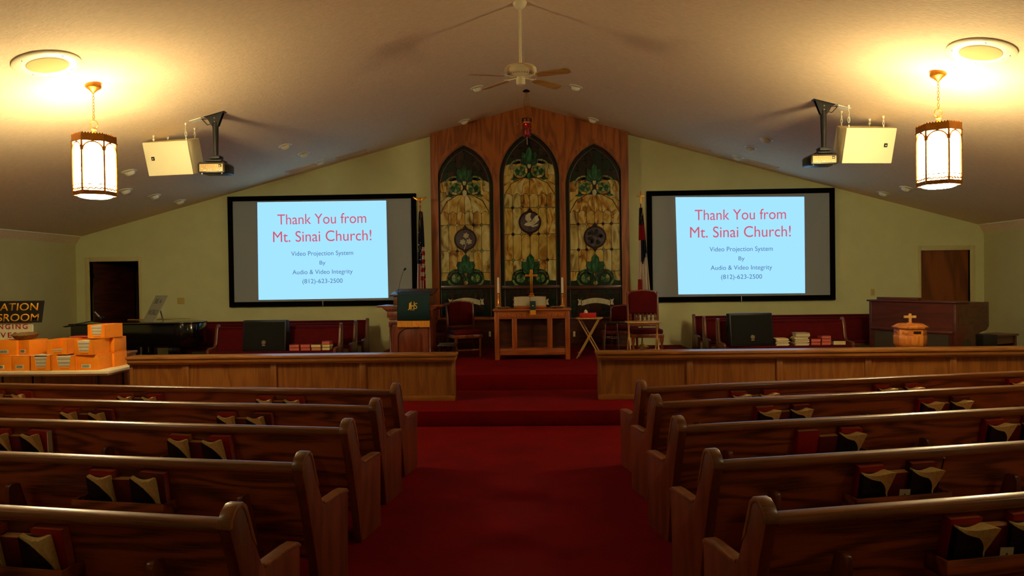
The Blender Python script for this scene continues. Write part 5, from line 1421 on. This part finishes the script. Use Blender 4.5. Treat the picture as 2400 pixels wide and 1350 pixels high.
# display sign
Yg = 10.42
t = thing('display_sign', 'black and white lettered display sign standing behind the orange boxes', 'sign', (P(30, 780, Yg).x, Yg, TZ))
x0, x1 = P(-85, 730, Yg).x-t.location.x, P(106, 730, Yg).x-t.location.x
zA, zB, zC = P(60, 705, Yg).z-TZ, P(60, 756, Yg).z-TZ, .0
MB().prism([(x0, zB), (x1-.05, zB), (x1, zA), (x0, zA)], -.03, -.005).build('header_panel', SIGNB, t)
xw = P(76, 780, Yg).x-t.location.x
MB().prism([(x0+.1, zC), (xw-.02, zC), (xw, zB+.01), (x0+.1, zB+.01)], .0, .03).build('lower_panel', SIGNW, t)
kx = Yg/1650
def sgn(s_, pxr, pyc, w_, h_, mat, yy, sp=1.0, off=.0, sh=.12):
    q = P(pxr, pyc, Yg); text('sign_lettering', s_, mat, t, w_*kx, T(q.x-t.location.x-w_*kx/2, yy, q.z-TZ) @ UPRIGHT, height=h_*kx, ext=.002, shear=sh, offset=off, spacing=sp)
sgn('OPERATION', 94, 718.5, 168, 18, SIGNY, -.032, 1.04, .008)
sgn('CLASSROOM', 95, 743.5, 172, 18, SIGNY, -.032, 1.03, .008)
sgn('CHANGING', 65, 765, 122, 12, SIGNR, -.002, 1.35, .012, .0)
sgn('LIVES', 40, 785, 62, 12.5, SIGNR, -.002, 1.35, .012, .0)

# ================================================================== right side: organ, bench, font
Mo = T(P(2240, 750, 11.5).x, 11.5, Z1)
ang = math.degrees(math.atan2(12.9-11.5, P(2037, 750, 12.9).x-P(2240, 750, 11.5).x))  # towards the far left corner
Mo = Mo @ R(ang, 'Z')     # local x runs to the far left corner, local -y towards the organist
LO = (P(2037, 750, 12.9)-P(2240, 750, 11.5)).length; LO = math.hypot(P(2037, 750, 12.9).x-P(2240, 750, 11.5).x, 1.4)
HO = P(2240, 711, 11.5).z-Z1
t = thing('organ', 'dark brown wooden organ console behind the right rail, in front of the closed door', 'organ', Mo)
prof = [(0, 0), (0, HO), (-.86, HO), (-.86, HO-.40), (-.80, HO-.46), (-.62, HO-.50), (-.56, HO-.58), (-.56, 0)]
for e in (0, LO-.05):
    MB().prism(prof, e, e+.05, 'yz').build('side_panel', ORGW, t, bev=.006)
MB().prism([(-.06, HO-.05), (-.80, HO-.05), (-.80, HO-.36), (-.06, HO-.36)], -.006, .001, 'yz').build('side_inset', DARKW, t)
ar = [(-.16, .12), (-.16, HO-.68)]+[(-.27+.11*math.cos(PI*k/10), HO-.68+.10*math.sin(PI*k/10)) for k in range(1, 10)]+[(-.38, HO-.68), (-.38, .12)]
MB().prism(ar, -.006, .001, 'yz').build('side_arch', plain('organ_cloth', (58, 48, 30), .9), t)
MB().box(.05, LO-.05, -.03, .0, 0, HO).build('back_panel', ORGW, t)
for (a_, b_) in ((.12, LO/2-.04), (LO/2+.04, LO-.12)): MB().box(a_, b_, -.002, .008, .10, HO-.52).build('speaker_cloth', plain('organ_cloth', (58, 48, 30), .9), t)
MB().box(.04, LO-.04, -.001, .022, HO-.50, HO-.46).build('back_rail', ORGW, t, bev=.004)
MB().box(-.03, LO+.03, -.30, .03, HO, HO+.03).build('top_board', ORGW, t, bev=.006)
MB().box(.05, LO-.05, -.84, -.30, HO-.02, HO).build('fall_board', ORGW, t)
MB().box(LO*.45, LO*.95, -.2, -.1, HO+.03, HO+.075).build('music_shelf', ORGW, t, bev=.004)
MB().box(.05, LO-.05, -.80, -.06, HO-.48, HO-.40).build('key_bed', ORGW, t)
for k in range(28):
    MB().box(.25+k*.038, .25+k*.038+.035, -.80, -.66, HO-.40, HO-.385).build('key', IVORY, t)
q = P(2333, 800, 12.1)
t = thing('organ_bench', 'low brown organ bench with dark seat right of the organ', 'bench', T(P(2338, 800, 12.3).x, 12.3, Z1) @ R(ang+90, 'Z'))
hb = P(2338, 783, 12.2).z-Z1
MB().box(-.28, .62, -.19, .19, hb-.035, hb).build('seat', ORGW, t, bev=.008)
MB().box(-.24, -.20, -.17, .17, 0, hb-.035).build('end_panel', ORGW, t); MB().box(.54, .58, -.17, .17, 0, hb-.035).build('end_panel', ORGW, t)
MB().box(-.2, .54, -.15, .15, hb-.16, hb-.035).build('book_shelf', ORGW, t)
t = thing('black_box', 'small black box between the organ and its bench', 'box', T(P(2312, 800, 11.42).x, 11.42, Z1))
hb = P(2312, 784, 11.4).z-Z1
MB().box(-.11, .11, -.1, .1, hb-.18, hb).build('box', BLACK, t, bev=.006)
for sx in (-1, 1):
    for sy in (-1, 1): MB().cyl((sx*.09, sy*.08, 0), (sx*.09, sy*.08, hb-.18), .01, n=6).build('leg', BLACK, t)
# wooden font
YN = 11.1; c0 = P(2133, 790, YN); hN = P(2133, 765, YN-.2).z-Z1; rN = (P(2172, 790, YN).x-P(2095, 790, YN).x)/2*.98
t = thing('baptismal_font', 'honey oak eight-sided baptismal font with a cross on its lid, behind the right rail', 'font', (c0.x, YN, Z1))
oc = lambda r: [(r*math.cos(PI/8+PI/4*k), r*math.sin(PI/8+PI/4*k)) for k in range(8)]
def frus(m, r0, r1, z0, z1):
    a, b_ = oc(r0), oc(r1); m.add([(*p, z0) for p in a]+[(*p, z1) for p in b_], [tuple(range(7, -1, -1)), tuple(range(8, 16))]+[(i, (i+1) % 8, 8+(i+1) % 8, 8+i) for i in range(8)]); return m
frus(frus(MB(), rN*.95, rN*.95, 0, .06), rN*.7, rN*.62, .06, .16).build('foot', FONTW, t, bev=.006)
frus(MB(), rN*.55, rN*.55, .16, hN-.38).build('stem', FONTW, t, bev=.004)
frus(frus(MB(), rN*.58, rN*.90, hN-.38, hN-.30), rN*.92, rN*.92, hN-.30, hN-.05).build('bowl', FONTW, t, bev=.005)
for k in range(8):
    an = -PI/2+PI/4*k; M8 = Matrix.Rotation(an+PI/2, 4, 'Z'); ap = rN*.92*math.cos(PI/8)
    MB().box(-.09, .09, -ap-.006, -ap+.002, hN-.28, hN-.15, M=M8).build('carved_panel', FONTW, t, bev=.002)
    MB().box(-.045 if k else -.055, .045 if k else .055, -ap-.008, -ap+.002, hN-.115, hN-.075, M=M8).build('carved_tablet', DARKW if k == 0 else FONTW, t, bev=.002)
frus(frus(frus(MB(), rN*.98, rN*1.04, hN-.05, hN-.03), rN*1.04, rN*1.04, hN-.03, hN-.01), rN*1.0, rN*.70, hN-.01, hN+.032).build('lid', FONTW, t, bev=.004)
frus(MB(), rN*.22, rN*.16, hN+.03, hN+.045).build('finial_base', FONTW, t)
zc_ = P(2131, 735, YN).z-Z1
MB().box(-.019, .019, -.014, .014, hN+.04, zc_).box(-.092, .092, -.013, .013, zc_-.068, zc_-.030).build('lid_cross', LIGHTW, t, bev=.003)

# switch plates
for px, py, lab, ns in ((424, 705, 'yellowish switch plate on the wall between the placard and the left screen', 2), (2045, 685, 'yellowish switch plate on the wall between the right screen and the door', 1)):
    p = P(px, py, YW); o = MB().box(-.038-.038*(ns-1), .038+.038*(ns-1), -.012, -.001, -.068, .068).build('light_switch', PLATEY, bev=.004); o.location = (p.x, YW, p.z)
    tag(o, lab, 'light switch', 'light switches')
    for k in range(ns): MB().box(-.006+(k-.5*(ns-1))*.07, .006+(k-.5*(ns-1))*.07, -.02, -.012, -.012, .012).build('toggle', PLATEY, o)
